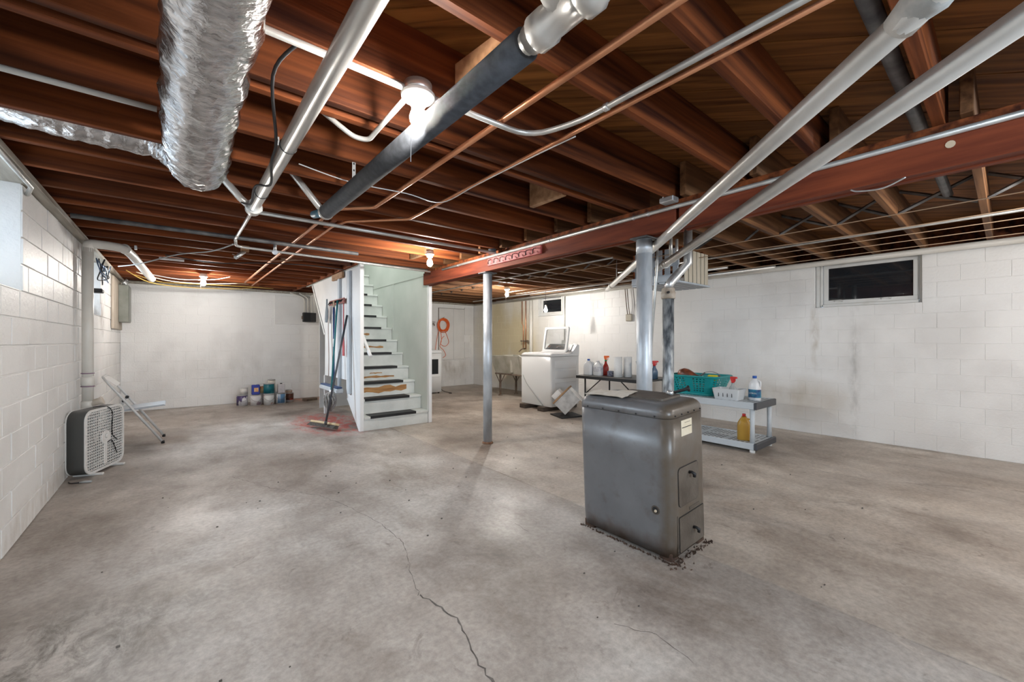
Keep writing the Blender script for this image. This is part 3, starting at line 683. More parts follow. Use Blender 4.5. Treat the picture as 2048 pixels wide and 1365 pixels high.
def chip_patch(riser, x0, x1, z0, z1, y, n=9):
    top = [(x0 + (x1 - x0) * k / n, z1 - rs.uniform(0, (z1 - z0) * .35)) for k in range(n + 1)]
    bot = [(x0 + (x1 - x0) * k / n, z0 + rs.uniform(0, (z1 - z0) * .35)) for k in range(n, -1, -1)]
    MB().prism(top + bot, 'y', y - 0.0015, y - 0.0002).build('bare_patch', M_chip, parent=riser)
for k in range(1, 14):
    zt = RISE * k - 0.02; yf = SY + RUN * (k - 1)
    if k < 13:
        t_ = MB().box(SX0, SX1, yf - 0.02, yf + RUN - 0.001, zt - 0.03, zt, 0.005).build('tread', M_stair, parent=st)
        MB().box(1.88, 2.50, yf - 0.026, yf + 0.16, zt + 0.0005, zt + 0.006).box(1.88, 2.50, yf - 0.026, yf - 0.0205, zt - 0.027, zt + 0.003).build('tread_mat', M_black, parent=t_)
    r_ = MB().box(SX0, SX1, yf, yf + 0.018, max(0, zt - RISE + (0.0 if k > 1 else 0.02)), zt - 0.031, 0.001).build('riser', M_stair, parent=st)
    if k == 3: chip_patch(r_, 1.82, 2.56, zt - 0.165, zt - 0.05, yf)
    if k == 4: chip_patch(r_, 1.86, 2.46, zt - 0.165, zt - 0.12, yf); chip_patch(r_, 2.1, 2.28, zt - 0.10, zt - 0.075, yf)
    if k == 6: chip_patch(r_, 2.0, 2.46, zt - 0.13, zt - 0.09, yf)
    if k == 7: chip_patch(r_, 2.1, 2.32, zt - 0.13, zt - 0.09, yf); chip_patch(r_, 2.08, 2.2, zt - 0.06, zt - 0.045, yf)
# left side boarding, cut back under the flight
MB().prism([(5.17, 0.0), (5.24, 0.0), (5.72, 0.37), (5.72, 2.085), (5.17, 2.085)], 'x', 1.776, 1.80).build('side_board', M_white, parent=st)
MB().prism([(5.724, 0.60), (6.76, 0.60), (6.75, 1.27), (7.48, 2.085), (5.724, 2.085)], 'x', 1.776, 1.80).build('side_board', M_white, parent=st)
MB().prism([(6.74, 1.24), (6.78, 1.22), (7.53, 2.06), (7.50, 2.085)], 'x', 1.768, 1.776).build('edge_strip', M_white, parent=st)
MB().box(1.75, 1.80, 5.105, 5.168, 0, 2.085, 0.004).build('front_post', M_white, parent=st)
MB().box(2.688, 2.735, 5.085, 5.14, 0, 2.085, 0.004).build('front_post', M_white, parent=st)
MB().box(1.765, 1.80, 6.74, 6.78, 0, 0.598, 0.003).build('leg', M_white, parent=st)
for y0, w_ in ((5.50, 0.085), (5.93, 0.07)):
    MB().box(1.742, 1.775, y0, y0 + w_, 0.43, 2.06, 0.003).build('stud', M_stud, parent=st)
MB().box(1.735, 1.765, 5.78, 6.25, 2.0, 2.085, 0.003).build('header_block', M_joist_new, parent=st)
MB().box(2.688, 2.712, 5.142, 7.9, 0, 2.055, 0.002).build('inner_board', M_green, parent=st)
MB().box(2.686, 2.712, 5.142, 7.9, 2.058, 3.1, 0.002).build('upper_board', M_green, parent=st)
MB().box(2.680, 2.687, 6.28, 6.30, 1.3, 2.05).build('batten', M_green, parent=st)
MB().box(2.680, 2.687, 5.15, 7.9, 2.045, 2.062).build('batten', M_green, parent=st)
MB().box(1.765, 1.80, 5.17, 7.9, 2.088, 3.1).build('upper_board', M_green, parent=st)
MB().box(1.802, 2.684, 7.62, 7.65, 2.34, 3.1).build('end_board', M_green, parent=st)
MB().box(1.802, 2.684, 5.17, 5.20, 2.10, 3.1).build('end_board', M_green, parent=st)
MB().box(1.765, 2.712, 5.17, 7.9, 3.1, 3.13).build('stair_ceiling', M_green, parent=st)
MB().box(1.83, 2.66, 7.28, 7.30, 0.015, 1.75).build('under_board', M_white, parent=st)
MB().tube([(1.845, 5.0, 0.935), (1.845, 5.06, 0.99), (1.845, 7.3, 3.05)], 0.022, 10).build('handrail', M_white, parent=st)
for y in (5.6, 6.6): MB().tube([(1.802, y, 0.955 + (y - 5.0) * .92), (1.845, y, 0.955 + (y - 5.0) * .92)], 0.008, 8).build('rail_bracket', M_white, parent=st)
area('stairwell_daylight', (2.24, 6.4, 3.09), (0, 0, 0), 0.6, 1.6, 9, (0.95, 1.0, 0.95))

# ------------------------------------------------------------------ furnace
M_furn = mat('furnace_enamel', (0.125, 0.125, 0.128), 0.34, col2=(0.165, 0.165, 0.168), scale=5, lo=0.3, hi=0.7, bump=0.05, bscale=50)
M_furn_rust = mat('furnace_rust', (0.060, 0.046, 0.034), 0.6, col2=(0.115, 0.094, 0.074), scale=9, lo=0.3, hi=0.7, bump=0.25, bscale=70)
M_rust = mat('rust', (0.035, 0.018, 0.011), 0.85, col2=(0.085, 0.045, 0.027), scale=24, bump=0.6)
def furnace_rusting():
    nt = M_furn.node_tree; N = nt.nodes; L = nt.links; b = N['Principled BSDF']; src = b.inputs['Base Color'].links[0].from_socket
    tc = N.new('ShaderNodeTexCoord'); sp = N.new('ShaderNodeSeparateXYZ'); L.new(tc.outputs['Object'], sp.inputs[0])
    nz = N.new('ShaderNodeTexNoise'); nz.inputs['Scale'].default_value = 14; nz.inputs['Detail'].default_value = 9; L.new(tc.outputs['Object'], nz.inputs['Vector'])
    def edge(sock, a, c, k):
        mr = N.new('ShaderNodeMapRange'); mr.inputs['From Min'].default_value = a; mr.inputs['From Max'].default_value = c; L.new(sock, mr.inputs['Value'])
        ad = N.new('ShaderNodeMath'); ad.operation = 'MULTIPLY_ADD'; ad.inputs[1].default_value = k; L.new(nz.outputs['Fac'], ad.inputs[0]); L.new(mr.outputs[0], ad.inputs[2])
        su = N.new('ShaderNodeMath'); su.operation = 'SUBTRACT'; su.inputs[1].default_value = k * .55; su.use_clamp = True; L.new(ad.outputs[0], su.inputs[0])
        return su.outputs[0]
    fr = edge(sp.outputs[1], -0.22, -0.27, 1.0)      # the door side is rust-browned all over
    lo_ = edge(sp.outputs[2], 0.16, 0.0, 1.3)
    c = src
    for f, col in ((fr, (0.105, 0.083, 0.062)), (lo_, (0.06, 0.036, 0.022))):
        x = N.new('ShaderNodeMix'); x.data_type = 'RGBA'; L.new(f, x.inputs[0]); L.new(c, x.inputs[6]); x.inputs[7].default_value = (*col, 1); c = x.outputs[2]
    L.new(c, b.inputs['Base Color'])
furnace_rusting()
fu = thing('furnace', 'old grey-brown enamelled coal furnace with two rusty doors standing mid floor', 'furnace', (2.118, 1.372, 0), (0.0, -0.05, 0.0), local=True)
FW, FD = 0.375, 0.60
def fring(z, ins, r=0.055): return [(x, y, z) for x, y in rrect(FW - 2 * ins, FD - 2 * ins, max(0.012, r - ins * .6), 6)]
MB().loft([fring(0.03, 0.004), fring(0.10, 0), fring(0.50, 0), fring(0.742, 0.001)], True).build('body', M_furn, parent=fu)
MB().loft([fring(0.744, 0.0), fring(0.765, 0.001), fring(0.782, 0.006), fring(0.796, 0.016), fring(0.805, 0.030), fring(0.8095, 0.048), fring(0.811, 0.07)], True).build('top_cover', M_furn, parent=fu)
MB().loft([[(x, y + .0, 0.8112) for x, y in rrect(0.21, 0.33, 0.02, 4, 0.03, -0.03)], [(x, y, 0.822) for x, y in rrect(0.208, 0.328, 0.02, 4, 0.03, -0.03)]], True, False).build('lid', M_furn_rust, parent=fu)
for i in range(10):
    sx = [(-1, -0.2 + 0.1 * i)] if i < 5 else [(0, -0.15 + 0.06 * (i - 5))]
    if i < 5: c = (-FW / 2 - 0.001, -0.22 + 0.11 * i, 0.752); MB().lathe([(0.005, -0.002), (0.003, 0.003)][::-1], c, 'x', 8).build('screw', M_black, parent=fu)
    else: c = (-0.13 + 0.065 * (i - 5), -FD / 2 - 0.001, 0.755); MB().lathe([(0.003, -0.003), (0.005, 0.002)], c, 'y', 8).build('screw', M_black, parent=fu)
def fdoor(x0, x1, z0, z1, r, kx, kz):
    cx, cz = (x0 + x1) / 2, (z0 + z1) / 2; w_, h_ = x1 - x0, z1 - z0
    g = MB().prism([(cx + p[0], cz + p[1]) for p in rrect(w_ + .008, h_ + .008, r + .004, 4)], 'y', -FD / 2 - 0.0008, -FD / 2 + 0.004); g.build('door_gap', M_black, parent=fu)
    d = MB().prism([(cx + p[0], cz + p[1]) for p in rrect(w_, h_, r, 4)], 'y', -FD / 2 - 0.004, -FD / 2).build('door', M_furn_rust, parent=fu)
    ORG[d.name] = Vector((0, 0, 0))
    y = -FD / 2 - 0.004
    MB().tube([(kx, y, kz), (kx, y - .015, kz + .004), (kx + .004, y - .028, kz - .004), (kx + .006, y - .026, kz - .02)], [0.008, 0.007, 0.010, 0.008], 10).build('knob', M_black, parent=d)
fdoor(-0.118, 0.088, 0.28, 0.48, 0.02, -0.012, 0.44)
fdoor(-0.118, 0.138, 0.045, 0.225, 0.006, 0.02, 0.135)
MB().box(-0.01, 0.10, -FD / 2 - .003, -FD / 2, 0.236, 0.252, 0.001).build('hinge_strip', M_furn_rust, parent=fu)
MB().box(-0.136, -0.129, -FD / 2 - .003, -FD / 2, 0.045, 0.24, 0.001).build('hinge_strip', M_furn_rust, parent=fu)
M_paper = mat('aged_paper', (0.62, 0.54, 0.40), 0.7, col2=(0.70, 0.63, 0.50), scale=14)
sk = MB().box(-0.075, 0.035, -FD / 2 - .0012, -FD / 2 - .0002, 0.640, 0.722).build('sticker', M_paper, parent=fu, label='yellowed paper notice with a printed black rule')
yy = -FD / 2 - .0016
MB().box(-0.068, 0.030, yy, yy + .0003, 0.681, 0.685).build('printed_rule', M_black, parent=sk)
MB().box(-0.04, 0.018, yy, yy + .0003, 0.706, 0.7085).build('printed_line', mat('print_grey', (0.2, 0.17, 0.13), 0.7), parent=sk)
MB().lathe([(0.024, 0.0), (0.024, 0.0015)], (-FW / 2 - .0012, -0.21, 0.262), 'x', 16).build('port_ring', M_furn_rust, parent=fu)
MB().lathe([(0.017, 0.0), (0.017, 0.0012)], (-FW / 2 - .002, -0.21, 0.262), 'x', 16).build('port_hole', M_black, parent=fu)
MB().lathe([(0.006, 0.0), (0.008, 0.006)], (-FW / 2 - .008, -0.212, 0.258), 'x', 10).build('port_pin', mat('pale_plug', (0.62, 0.5, 0.36), 0.6), parent=fu)
for x, y in ((-0.14, -0.25), (0.14, -0.25), (-0.14, 0.25), (0.14, 0.25)):
    MB().box(x - .035, x + .035, y - .035, y + .035, 0.0, 0.05, 0.004).build('foot', M_rust, parent=fu)
lever = MB().tube([(0.10, -0.17, 0.835), (0.155, -0.215, 0.851), (0.162, -0.22, 0.853), (0.166, -0.224, 0.854)], [0.008, 0.009, 0.018, 0.018], 12).build('lever', M_black, parent=fu)
MB().tube([(0.085, -0.15, 0.823), (0.09, -0.155, 0.845)], [0.022, 0.014], 10).build('flue_stub', M_galv, parent=fu)
# rust flakes shed round the base
fl = MB(); rf = random.Random(9)
for i in range(260):
    side = rf.random()
    if side < 0.5: x, y = 1.925 + rf.gauss(0, 0.006), rf.uniform(1.07, 1.68)
    elif side < 0.85: x, y = rf.uniform(1.92, 2.33), 1.068 + rf.gauss(0, 0.010)
    else: x, y = 1.95 + rf.gauss(0, 0.035), 1.06 + rf.gauss(0, 0.03)
    s = rf.uniform(0.003, 0.008); a = rf.uniform(0, pi); M_ = Matrix.Translation((x, y, 0)) @ Matrix.Rotation(a, 4, 'Z') @ Matrix.Rotation(rf.uniform(-.5, .5), 4, 'X')
    h = rf.uniform(0.003, 0.016); fl.add([M_ @ Vector(p) for p in ((-s, -s * .5, 0), (s, -s * .4, 0), (s * .3, s * .6, 0), (0, 0, h))], [(0, 1, 3), (1, 2, 3), (2, 0, 3), (0, 2, 1)])
tag(fl.build('rust_flakes', M_rust, kind='stuff'), 'dark rust flakes shed on the floor round the furnace base', 'debris')
# newspaper on the furnace
pv = []; nx, ny = 9, 12; rp_ = random.Random(2)
for j in range(ny + 1):
    for i in range(nx + 1):
        u, v = i / nx, j / ny
        lx, ly = -0.155 + 0.20 * u + 0.012 * sin(6 * v), 0.0 + 0.27 * v + 0.03 * u
        on = (lx > -0.085) and (ly < 0.145)
        pv.append((lx, ly, (0.8275 if on else 0.8195) + 0.0022 * sin(9 * u + 3 * v) + 0.0015 * sin(13 * v)))
pf = [(j * (nx + 1) + i, j * (nx + 1) + i + 1, (j + 1) * (nx + 1) + i + 1, (j + 1) * (nx + 1) + i) for j in range(ny) for i in range(nx)]
nb = MB().add(pv, pf, True).add([(p[0], p[1], p[2] - 0.002) for p in pv], pf, True).build('paper_sheet', mat('old_newsprint', (0.62, 0.57, 0.48), 0.8, col2=(0.72, 0.68, 0.61), scale=30), org=(0, 0, 0))
nb.location = (2.118, 1.372, 0.0005); nb.rotation_euler = (0, -0.05, 0)
tag(nb, 'crumpled cream paper sheet lying on top of the furnace', 'paper')

# vertical stack behind the furnace
M_stackm = mat('weathered_stack', (0.07, 0.08, 0.09), 0.45, 0.3, col2=(0.42, 0.44, 0.45), scale=26, stretch=(1, 1, 0.35), lo=0.36, hi=0.62, bump=0.2)
t = thing('flue_stack', 'mottled dark steel stack pipe standing between furnace and hanging crate', 'pipe', (3.07, 1.747, 0))
MB().lathe([(0.044, 0), (0.044, 1.50)], (3.07, 1.747, 0), seg=22).build('pipe', M_stackm, parent=t)
MB().lathe([(0.05, 1.47), (0.056, 1.48), (0.056, 1.52), (0.051, 1.53), (0.051, 1.55), (0.044, 1.56)], (3.07, 1.747, 0), seg=22).build('hub', mat('tan_hub', (0.30, 0.24, 0.18), 0.5, col2=(0.45, 0.40, 0.34), scale=20), parent=t)
MB().tube([(3.07, 1.747, 1.55), (3.085, 1.74, 1.60), (3.16, 1.71, 1.68), (3.25, 1.675, 1.77), (3.25, 1.675, 2.08)], 0.034, 16).build('offset', M_galv, parent=t)
MB().tube([(3.03, 1.72, 1.52), (3.0, 1.71, 1.515)], 0.010, 8).build('clamp_bolt', M_black, parent=t)
t = thing('drop_pipe', 'thin grey pipe hanging open-ended beside the dark stack', 'pipe', (3.2, 2.0, 1.1))
pa, pb = Vector((2.955, 1.84, 0.98)), Vector((3.065, 1.845, 1.74))
MB().tube([pa, pb, (3.075, 1.845, 2.09)], 0.011, 10).build('pipe', M_conduit, parent=t)
MB().tube([pa - Vector((0.004, 0, .03)), pa - Vector((0.012, 0.0, 0.018)), pa, pa + Vector((0.004, 0, 0.02))], [0.012, 0.019, 0.017, 0.012], 12).build('end_elbow', M_conduit, parent=t)

# ------------------------------------------------------------------ hanging slatted crate
M_slat_g = mat('grey_slat', (0.36, 0.40, 0.45), 0.5, col2=(0.46, 0.50, 0.54), scale=7)
M_slat_t = mat('tan_slat', (0.44, 0.39, 0.30), 0.6, col2=(0.54, 0.49, 0.40), scale=7, stretch=(3, 3, 0.5))
cx0, cx1, cy0, cy1, cz0, cz1 = 3.83, 4.45, 2.06, 2.60, 1.71, 2.06
t = thing('slatted_crate', 'slatted wooden crate hung under the joists behind the diagonal pipes', 'crate', (4.1, 2.3, cz0))
for k in range(7):
    x = cx0 + 0.012 + k * (cx1 - cx0 - 0.02) / 7; MB().box(x + (0.10 if k == 0 else 0.006), x + 0.074, cy0, cy0 + 0.012, cz0 + 0.02, cz1 - (0.05 if k == 0 else 0), 0.002).build('slat', M_slat_t, parent=t) if k > 0 else None
for k in range(6):
    y = cy0 + 0.016 + k * (cy1 - cy0 - .02) / 6; MB().box(cx0, cx0 + 0.012, y, y + 0.058, cz0 + 0.02, cz1, 0.002).build('slat', M_slat_g, parent=t)
for z0, z1 in ((cz0 + 0.02, cz0 + 0.09), (cz0 + 0.17, cz0 + 0.25)): MB().box(cx0 - 0.013, cx0 - 0.001, cy0, cy1, z0, z1, 0.002).build('rail', M_slat_g, parent=t)
for k in range(7):
    y = cy0 - 0.01 + k * (cy1 - cy0 + .02) / 7; MB().box(cx0 - 0.016, cx1 + 0.016, y, y + 0.062, cz0, cz0 + 0.018, 0.002).build('floor_slat', M_slat_g, parent=t)
MB().box(cx0 + .014, cx1, cy1 - .012, cy1, cz0 + .02, cz1, 0.002).build('back_board', M_joist, parent=t)
for x in (cx0 + .1, cx1 - .1): MB().box(x, x + .03, cy0 + .02, cy1 - .02, cz1 + .001, JB - .001, 0.002).build('hanger_block', M_joist, parent=t)
for k, (x, y) in enumerate(((3.40, 1.93), (3.47, 2.1))):
    pipe('gas_riser', ['silver riser pipe with a union dropping beside the slatted crate', 'short silver pipe standing behind the riser by the crate'][k], 'pipe', [(x + .16, y - .12, 1.90 - .0 * k), (x + .16, y - .12, 2.088)], 0.014, M_silver, 10)

# ------------------------------------------------------------------ laundry corner
M_appl = mat('white_enamel', (0.74, 0.75, 0.75), 0.25)
M_grey = mat('mid_grey_plastic', (0.05, 0.052, 0.055), 0.35)
M_clear = mat('tinted_glass', (0.80, 0.82, 0.83), 0.03, trans=0.95)
M_chrome = mat('chrome', (0.7, 0.7, 0.7), 0.15, 1.0)
t = thing('washing_machine', 'white top-loading washing machine with its glass lid raised', 'washer', (4.93, 4.98, 0.07))
wx0, wx1, wy0, wy1, wz0 = 4.60, 5.27, 4.62, 5.36, 0.07
wc = ((wx0 + wx1) / 2, (wy0 + wy1) / 2)
def wr(z, ins, r=0.03): return [(x, y, z) for x, y in rrect(wx1 - wx0 - 2 * ins, wy1 - wy0 - 2 * ins, r, 4, *wc)]
MB().loft([wr(wz0, 0.0), wr(wz0 + .01, 0), wr(0.875, 0)], True).build('cabinet', M_appl, parent=t)
MB().loft([wr(0.879, -0.002), wr(0.895, -0.003), wr(0.915, 0.004), wr(0.932, 0.03), wr(0.935, 0.05)], True).build('top_deck', M_appl, parent=t)
for k, z0 in enumerate((0.14, 0.33, 0.52, 0.68)):
    MB().box(4.68, 5.19, wy0 - 0.004, wy0 + 0.002, z0, z0 + 0.13, 0.003).build('side_emboss', M_appl, parent=t)
MB().prism([(5.06, 0.934), (5.27, 0.90), (5.275, 1.06), (5.23, 1.075), (5.12, 0.96)], 'y', wy0 + .004, wy1 - .004).build('console', M_appl, parent=t)
cf = MB().add([(5.118, wy0 + .06, 0.968), (5.118, wy1 - .06, 0.968), (5.222, wy1 - .09, 1.073), (5.222, wy0 + .09, 1.073)], [(0, 1, 2, 3)])
cf.v = [(x - 0.004, y, z + 0.004) for x, y, z in cf.v]; cp = cf.build('control_panel', M_grey, parent=t)
for y, r in ((5.22, 0.03), (5.02, 0.03), (4.95, 0.014), (4.88, 0.012)):
    m_ = MB().lathe([(r, 0), (r * .9, 0.018)], (0, 0, 0), seg=16); m_.xf(Matrix.Translation((5.163, y, 1.024)) @ Matrix.Rotation(-pi / 4, 4, 'Y')); m_.build('dial', M_chrome, parent=cp)
# raised lid: frame and glass leaning back over the console
lid = MB(); Lm = Matrix.Translation((5.045, wc[1], 0.945)) @ Matrix.Rotation(radians(10), 4, 'Y')
out = rrect(0.44, 0.58, 0.04, 5); inn = rrect(0.36, 0.50, 0.03, 5)
def lidp(p, x): return tuple(Lm @ Vector((x, p[1], p[0] + 0.215)))
n_ = len(out)
for a, b_, xs in ((out, inn, -0.014), (out, inn, 0.014)):
    lid.add([lidp(p, xs) for p in out] + [lidp(p, xs) for p in inn], [(k, (k + 1) % n_, n_ + (k + 1) % n_, n_ + k) for k in range(n_)])
lid.loft([[lidp(p, -0.014) for p in out], [lidp(p, 0.014) for p in out]], False, True); lid.loft([[lidp(p, -0.014) for p in inn], [lidp(p, 0.014) for p in inn]], False, True)
lo_ = lid.build('lid', M_appl, parent=t)
MB().loft([[lidp(p, -0.003) for p in inn], [lidp(p, 0.003) for p in inn]], True, False).build('lid_glass', M_clear, parent=lo_)
MB().loft([[(x, y, 0.9345) for x, y in rrect(0.40, 0.60, 0.06, 5, 4.86, wc[1])], [(x, y, 0.939) for x, y in rrect(0.38, 0.58, 0.06, 5, 4.86, wc[1])]], True, False).build('tub_rim', mat('pale_rim', (0.62, 0.63, 0.64), 0.3), parent=t)
MB().tube(smooth_path([(4.594, 5.30, 0.55), (4.585, 5.2, 0.42), (4.58, 5.02, 0.27), (4.58, 4.88, 0.15), (4.585, 4.80, 0.085)]), 0.007, 8).build('power_cord', mat('grey_cord', (0.42, 0.43, 0.43), 0.5), parent=t)
for k, (x0, x1, y0, y1) in enumerate(((4.50, 5.30, 4.70, 4.84), (4.50, 5.30, 5.14, 5.28))):
    tag(MB().box(x0, x1, y0, y1, 0, 0.069, 0.004).build('skid_board', mat('dark_skid', (0.06, 0.045, 0.035), 0.8, col2=(0.12, 0.09, 0.07), scale=10)), ['dark timber skid under the washing machine on its table side', 'dark timber skid under the washing machine on its tub side'][k], 'board', 'skids under the washer')

# concrete laundry tub
M_conc = mat('tub_concrete', (0.36, 0.34, 0.27), 0.75, col2=(0.50, 0.48, 0.42), scale=5, bump=0.3, bscale=30)
t = thing('laundry_tub', 'concrete laundry tub on a rusty iron stand', 'sink', (5.45, 6.3, 0))
a = MB(); tx0, tx1, ty0, ty1 = 5.08, 5.72, 5.62, 6.92
top = [(tx0, ty0), (tx1, ty0), (tx1, ty1), (tx0, ty1)]; bot = [(tx0 + .09, ty0 + .08), (tx1 - .02, ty0 + .08), (tx1 - .02, ty1 - .08), (tx0 + .09, ty1 - .08)]
ti = [(tx0 + .04, ty0 + .04), (tx1 - .04, ty0 + .04), (tx1 - .04, ty1 - .04), (tx0 + .04, ty1 - .04)]; bi = [(tx0 + .13, ty0 + .12), (tx1 - .06, ty0 + .12), (tx1 - .06, ty1 - .12), (tx0 + .13, ty1 - .12)]
a.loft([[(*p, 0.47) for p in bot], [(*p, 0.83) for p in top], [(*p, 0.83) for p in ti], [(*p, 0.52) for p in bi]], True, False); a.build('basin', M_conc, parent=t)
MB().box(tx0 + .02, tx1 - .02, 6.24, 6.28, 0.50, 0.82, 0.004).build('divider', M_conc, parent=t)
M_iron = mat('rusty_iron', (0.13, 0.09, 0.065), 0.7, 0.2, col2=(0.24, 0.19, 0.15), scale=14, bump=0.3)
MB().box(tx0 + .07, tx1 - .03, ty0 + .08, ty1 - .08, 0.44, 0.469, 0.003).build('stand_frame', M_iron, parent=t)
for x in (tx0 + .12, tx1 - .09):
    for y in (ty0 + .2, ty1 - .2):
        lg = MB().box(x - .018, x + .018, y - .018, y + .018, 0.008, 0.44, 0.003).build('leg', M_iron, parent=t)
        MB().lathe([(0.05, 0), (0.045, 0.008), (0.02, 0.02)], (x, y, 0), seg=12).build('foot', M_iron, parent=lg)
        for s_ in (-1, 1): MB().tube([(x, y, 0.24), (x, y + s_ * .15, 0.438)], 0.009, 6).build('brace', M_iron, parent=t)
MB().tube(round_corners([(5.30, 5.95, 0.44), (5.30, 5.95, 0.26), (5.30, 5.86, 0.26), (5.30, 5.86, 0.36), (5.40, 5.80, 0.36)], 0.04), 0.022, 10).build('trap', M_dkpipe, parent=t)
MB().tube(smooth_path([(5.07, 6.0, 0.835), (5.00, 5.88, 0.85), (4.985, 5.75, 0.82), (5.02, 5.6, 0.84), (5.10, 5.52, 0.86)]), 0.007, 7).build('drain_hose', M_whiteplastic, parent=t)
t = thing('tub_taps', 'copper supply pair dropping to taps over the laundry tub', 'pipe', (5.94, 6.8, 0.9))
for y, j in ((6.90, 0.04), (6.775, 0.0)): MB().tube([(5.955, y, 2.02), (5.955, y, 1.52), (5.955, y - j, 1.47), (5.955, y - j, 0.95)], 0.010, 8).build('copper_drop', M_copper, parent=t)
MB().tube([(5.94, 6.87, 1.13), (5.94, 6.62, 1.13)], 0.012, 8).build('valve_bar', M_iron, parent=t)
for y in (6.86, 6.775, 6.66): MB().lathe([(0.02, 0), (0.022, 0.008), (0.012, 0.02)], (5.89, y, 1.13), 'x', 12).build('valve_wheel', M_iron, parent=t)
MB().tube(round_corners([(5.93, 6.775, 0.96), (5.80, 6.72, 0.96), (5.68, 6.68, 0.90)], 0.05), 0.014, 8).build('spout', M_iron, parent=t)
pipe('wall_stack', 'cream painted drain stack on the wall beside the tub window', 'pipe', [(5.955, 6.60, 0.3), (5.955, 6.60, 2.02)], 0.036, M_pvc, 14)
t = thing('wall_conduit_drop', 'grey conduit dropping to a socket box on the wall behind the washer', 'conduit', (5.97, 5.63, 1.1))
MB().tube([(5.985, 5.63, 1.15), (5.985, 5.63, 2.02)], 0.012, 8).build('conduit', M_conduit, parent=t); MB().box(5.955, 5.9985, 5.57, 5.69, 1.06, 1.15, 0.005).build('socket_box', M_conduit, parent=t)

# dryer
t = thing('dryer', 'white clothes dryer with a dark square door window beside the stair wall', 'dryer', (4.2, 8.15, 0))
dx0, dx1, dy0, dy1 = 3.78, 4.43, 7.80, 8.46
dc = ((dx0 + dx1) / 2, (dy0 + dy1) / 2)
def dr(z, ins): return [(x, y, z) for x, y in rrect(dx1 - dx0 - 2 * ins, dy1 - dy0 - 2 * ins, 0.02, 3, *dc)]
MB().loft([dr(0.03, 0), dr(0.86, 0)], True).build('cabinet', M_appl, parent=t)
MB().loft([dr(0.863, -0.004), dr(0.90, -0.006), dr(0.93, 0.01), dr(0.935, 0.04)], True).build('top_deck', M_appl, parent=t)
MB().box(dx0 + .02, dx1 - .02, dy0 + .35, dy1 - .02, 0.935, 1.04, 0.02).build('console', M_appl, parent=t)
d = MB().box(dx0 + .08, dx1 - .04, dy0 - 0.012, dy0 - 0.001, 0.36, 0.80, 0.006).build('door', M_appl, parent=t)
MB().box(dx0 + .13, dx1 - .09, dy0 - 0.016, dy0 - 0.0125, 0.42, 0.74, 0.002).build('door_window', mat('dark_door_glass', (0.02, 0.022, 0.025), 0.12), parent=d)
for x in (dx0 + .05, dx1 - .05):
    for y in (dy0 + .05, dy1 - .05): MB().lathe([(0.02, 0), (0.02, 0.029)], (x, y, 0), seg=10).build('foot', M_black, parent=t)
MB().tube(smooth_path([(4.44, 7.9, 0.10), (4.50, 7.82, 0.03), (4.58, 7.70, 0.008), (4.56, 7.60, 0.008), (4.48, 7.58, 0.008)]), 0.006, 7).build('power_cord', M_black, parent=t)

# hatch boards and extension cord on the back wall
M_hatch = mat('hatch_paint', (0.70, 0.69, 0.67), 0.5, col2=(0.76, 0.75, 0.73), scale=3)
t = thing('wall_hatch', 'white painted boarded hatch on the block wall behind the orange cord', 'panel', (5.35, 8.88, 0.66))
for (x0, x1, z0, z1) in ((4.965, 5.375, 0.665, 1.94), (5.378, 5.70, 0.665, 1.94), (5.704, 5.975, 1.29, 1.985), (5.704, 5.86, 0.69, 1.10)):
    MB().box(x0, x1, YB - 0.022, YB - 0.002, z0, z1, 0.003).build('board', M_hatch, parent=t)
MB().box(4.952, 4.962, YB - 0.016, YB - 0.002, 0.66, 1.95).build('shadow_batten', M_iron, parent=t)
MB().box(4.963, 5.70, YB - 0.012, YB - 0.002, 1.942, 1.95).build('shadow_batten', M_iron, parent=t)
t = thing('extension_cord', 'coiled bright orange extension cord hanging on the back wall', 'cord', (5.06, 8.84, 0.78))
M_orange = mat('orange_cord', (0.75, 0.13, 0.02), 0.45)
rc = random.Random(4)
for k in range(11):
    ra, rz = 0.135 + rc.uniform(-.03, .03), 0.155 + rc.uniform(-.03, .03); ox, oz = rc.uniform(-.015, .015), rc.uniform(-.015, .015)
    MB().tube([(5.06 + ox + ra * cos(a_), YB - 0.045 - 0.005 * (k % 5), 1.52 + oz + rz * sin(a_)) for a_ in [2 * pi * q / 28 for q in range(28)]], 0.007, 6, closed=True).build('coil_turn', M_orange, parent=t)
for pts in ([(4.95, 1.42), (4.90, 1.2), (4.86, 0.95), (4.85, 0.80)], [(5.0, 1.38), (5.02, 1.15), (4.98, 1.0), (5.08, 0.9), (5.14, 0.78), (5.06, 0.72)], [(5.12, 1.38), (5.2, 1.2), (5.22, 1.08), (5.12, 1.0), (5.0, 1.06), (5.04, 1.2), (5.1, 1.25)]):
    MB().tube(smooth_path([(x, YB - 0.04, z) for x, z in pts]), 0.006, 6).build('loose_end', M_orange, parent=t)
MB().tube([(5.06, YB, 1.70), (5.06, YB - .09, 1.70), (5.06, YB - .10, 1.72)], 0.006, 6).build('wall_hook', M_iron, parent=t)
t = thing('hose_bib', 'small dark brass tap on the wall left of the orange cord', 'tap', (4.8, 8.86, 1.5))
MB().tube([(4.80, YB, 1.55), (4.80, YB - .07, 1.55), (4.80, YB - .085, 1.50)], 0.014, 8).build('body', M_iron, parent=t)
MB().lathe([(0.035, 0), (0.035, 0.01)], (4.80, YB - .06, 1.585), 'z', 10).build('wheel', M_iron, parent=t)

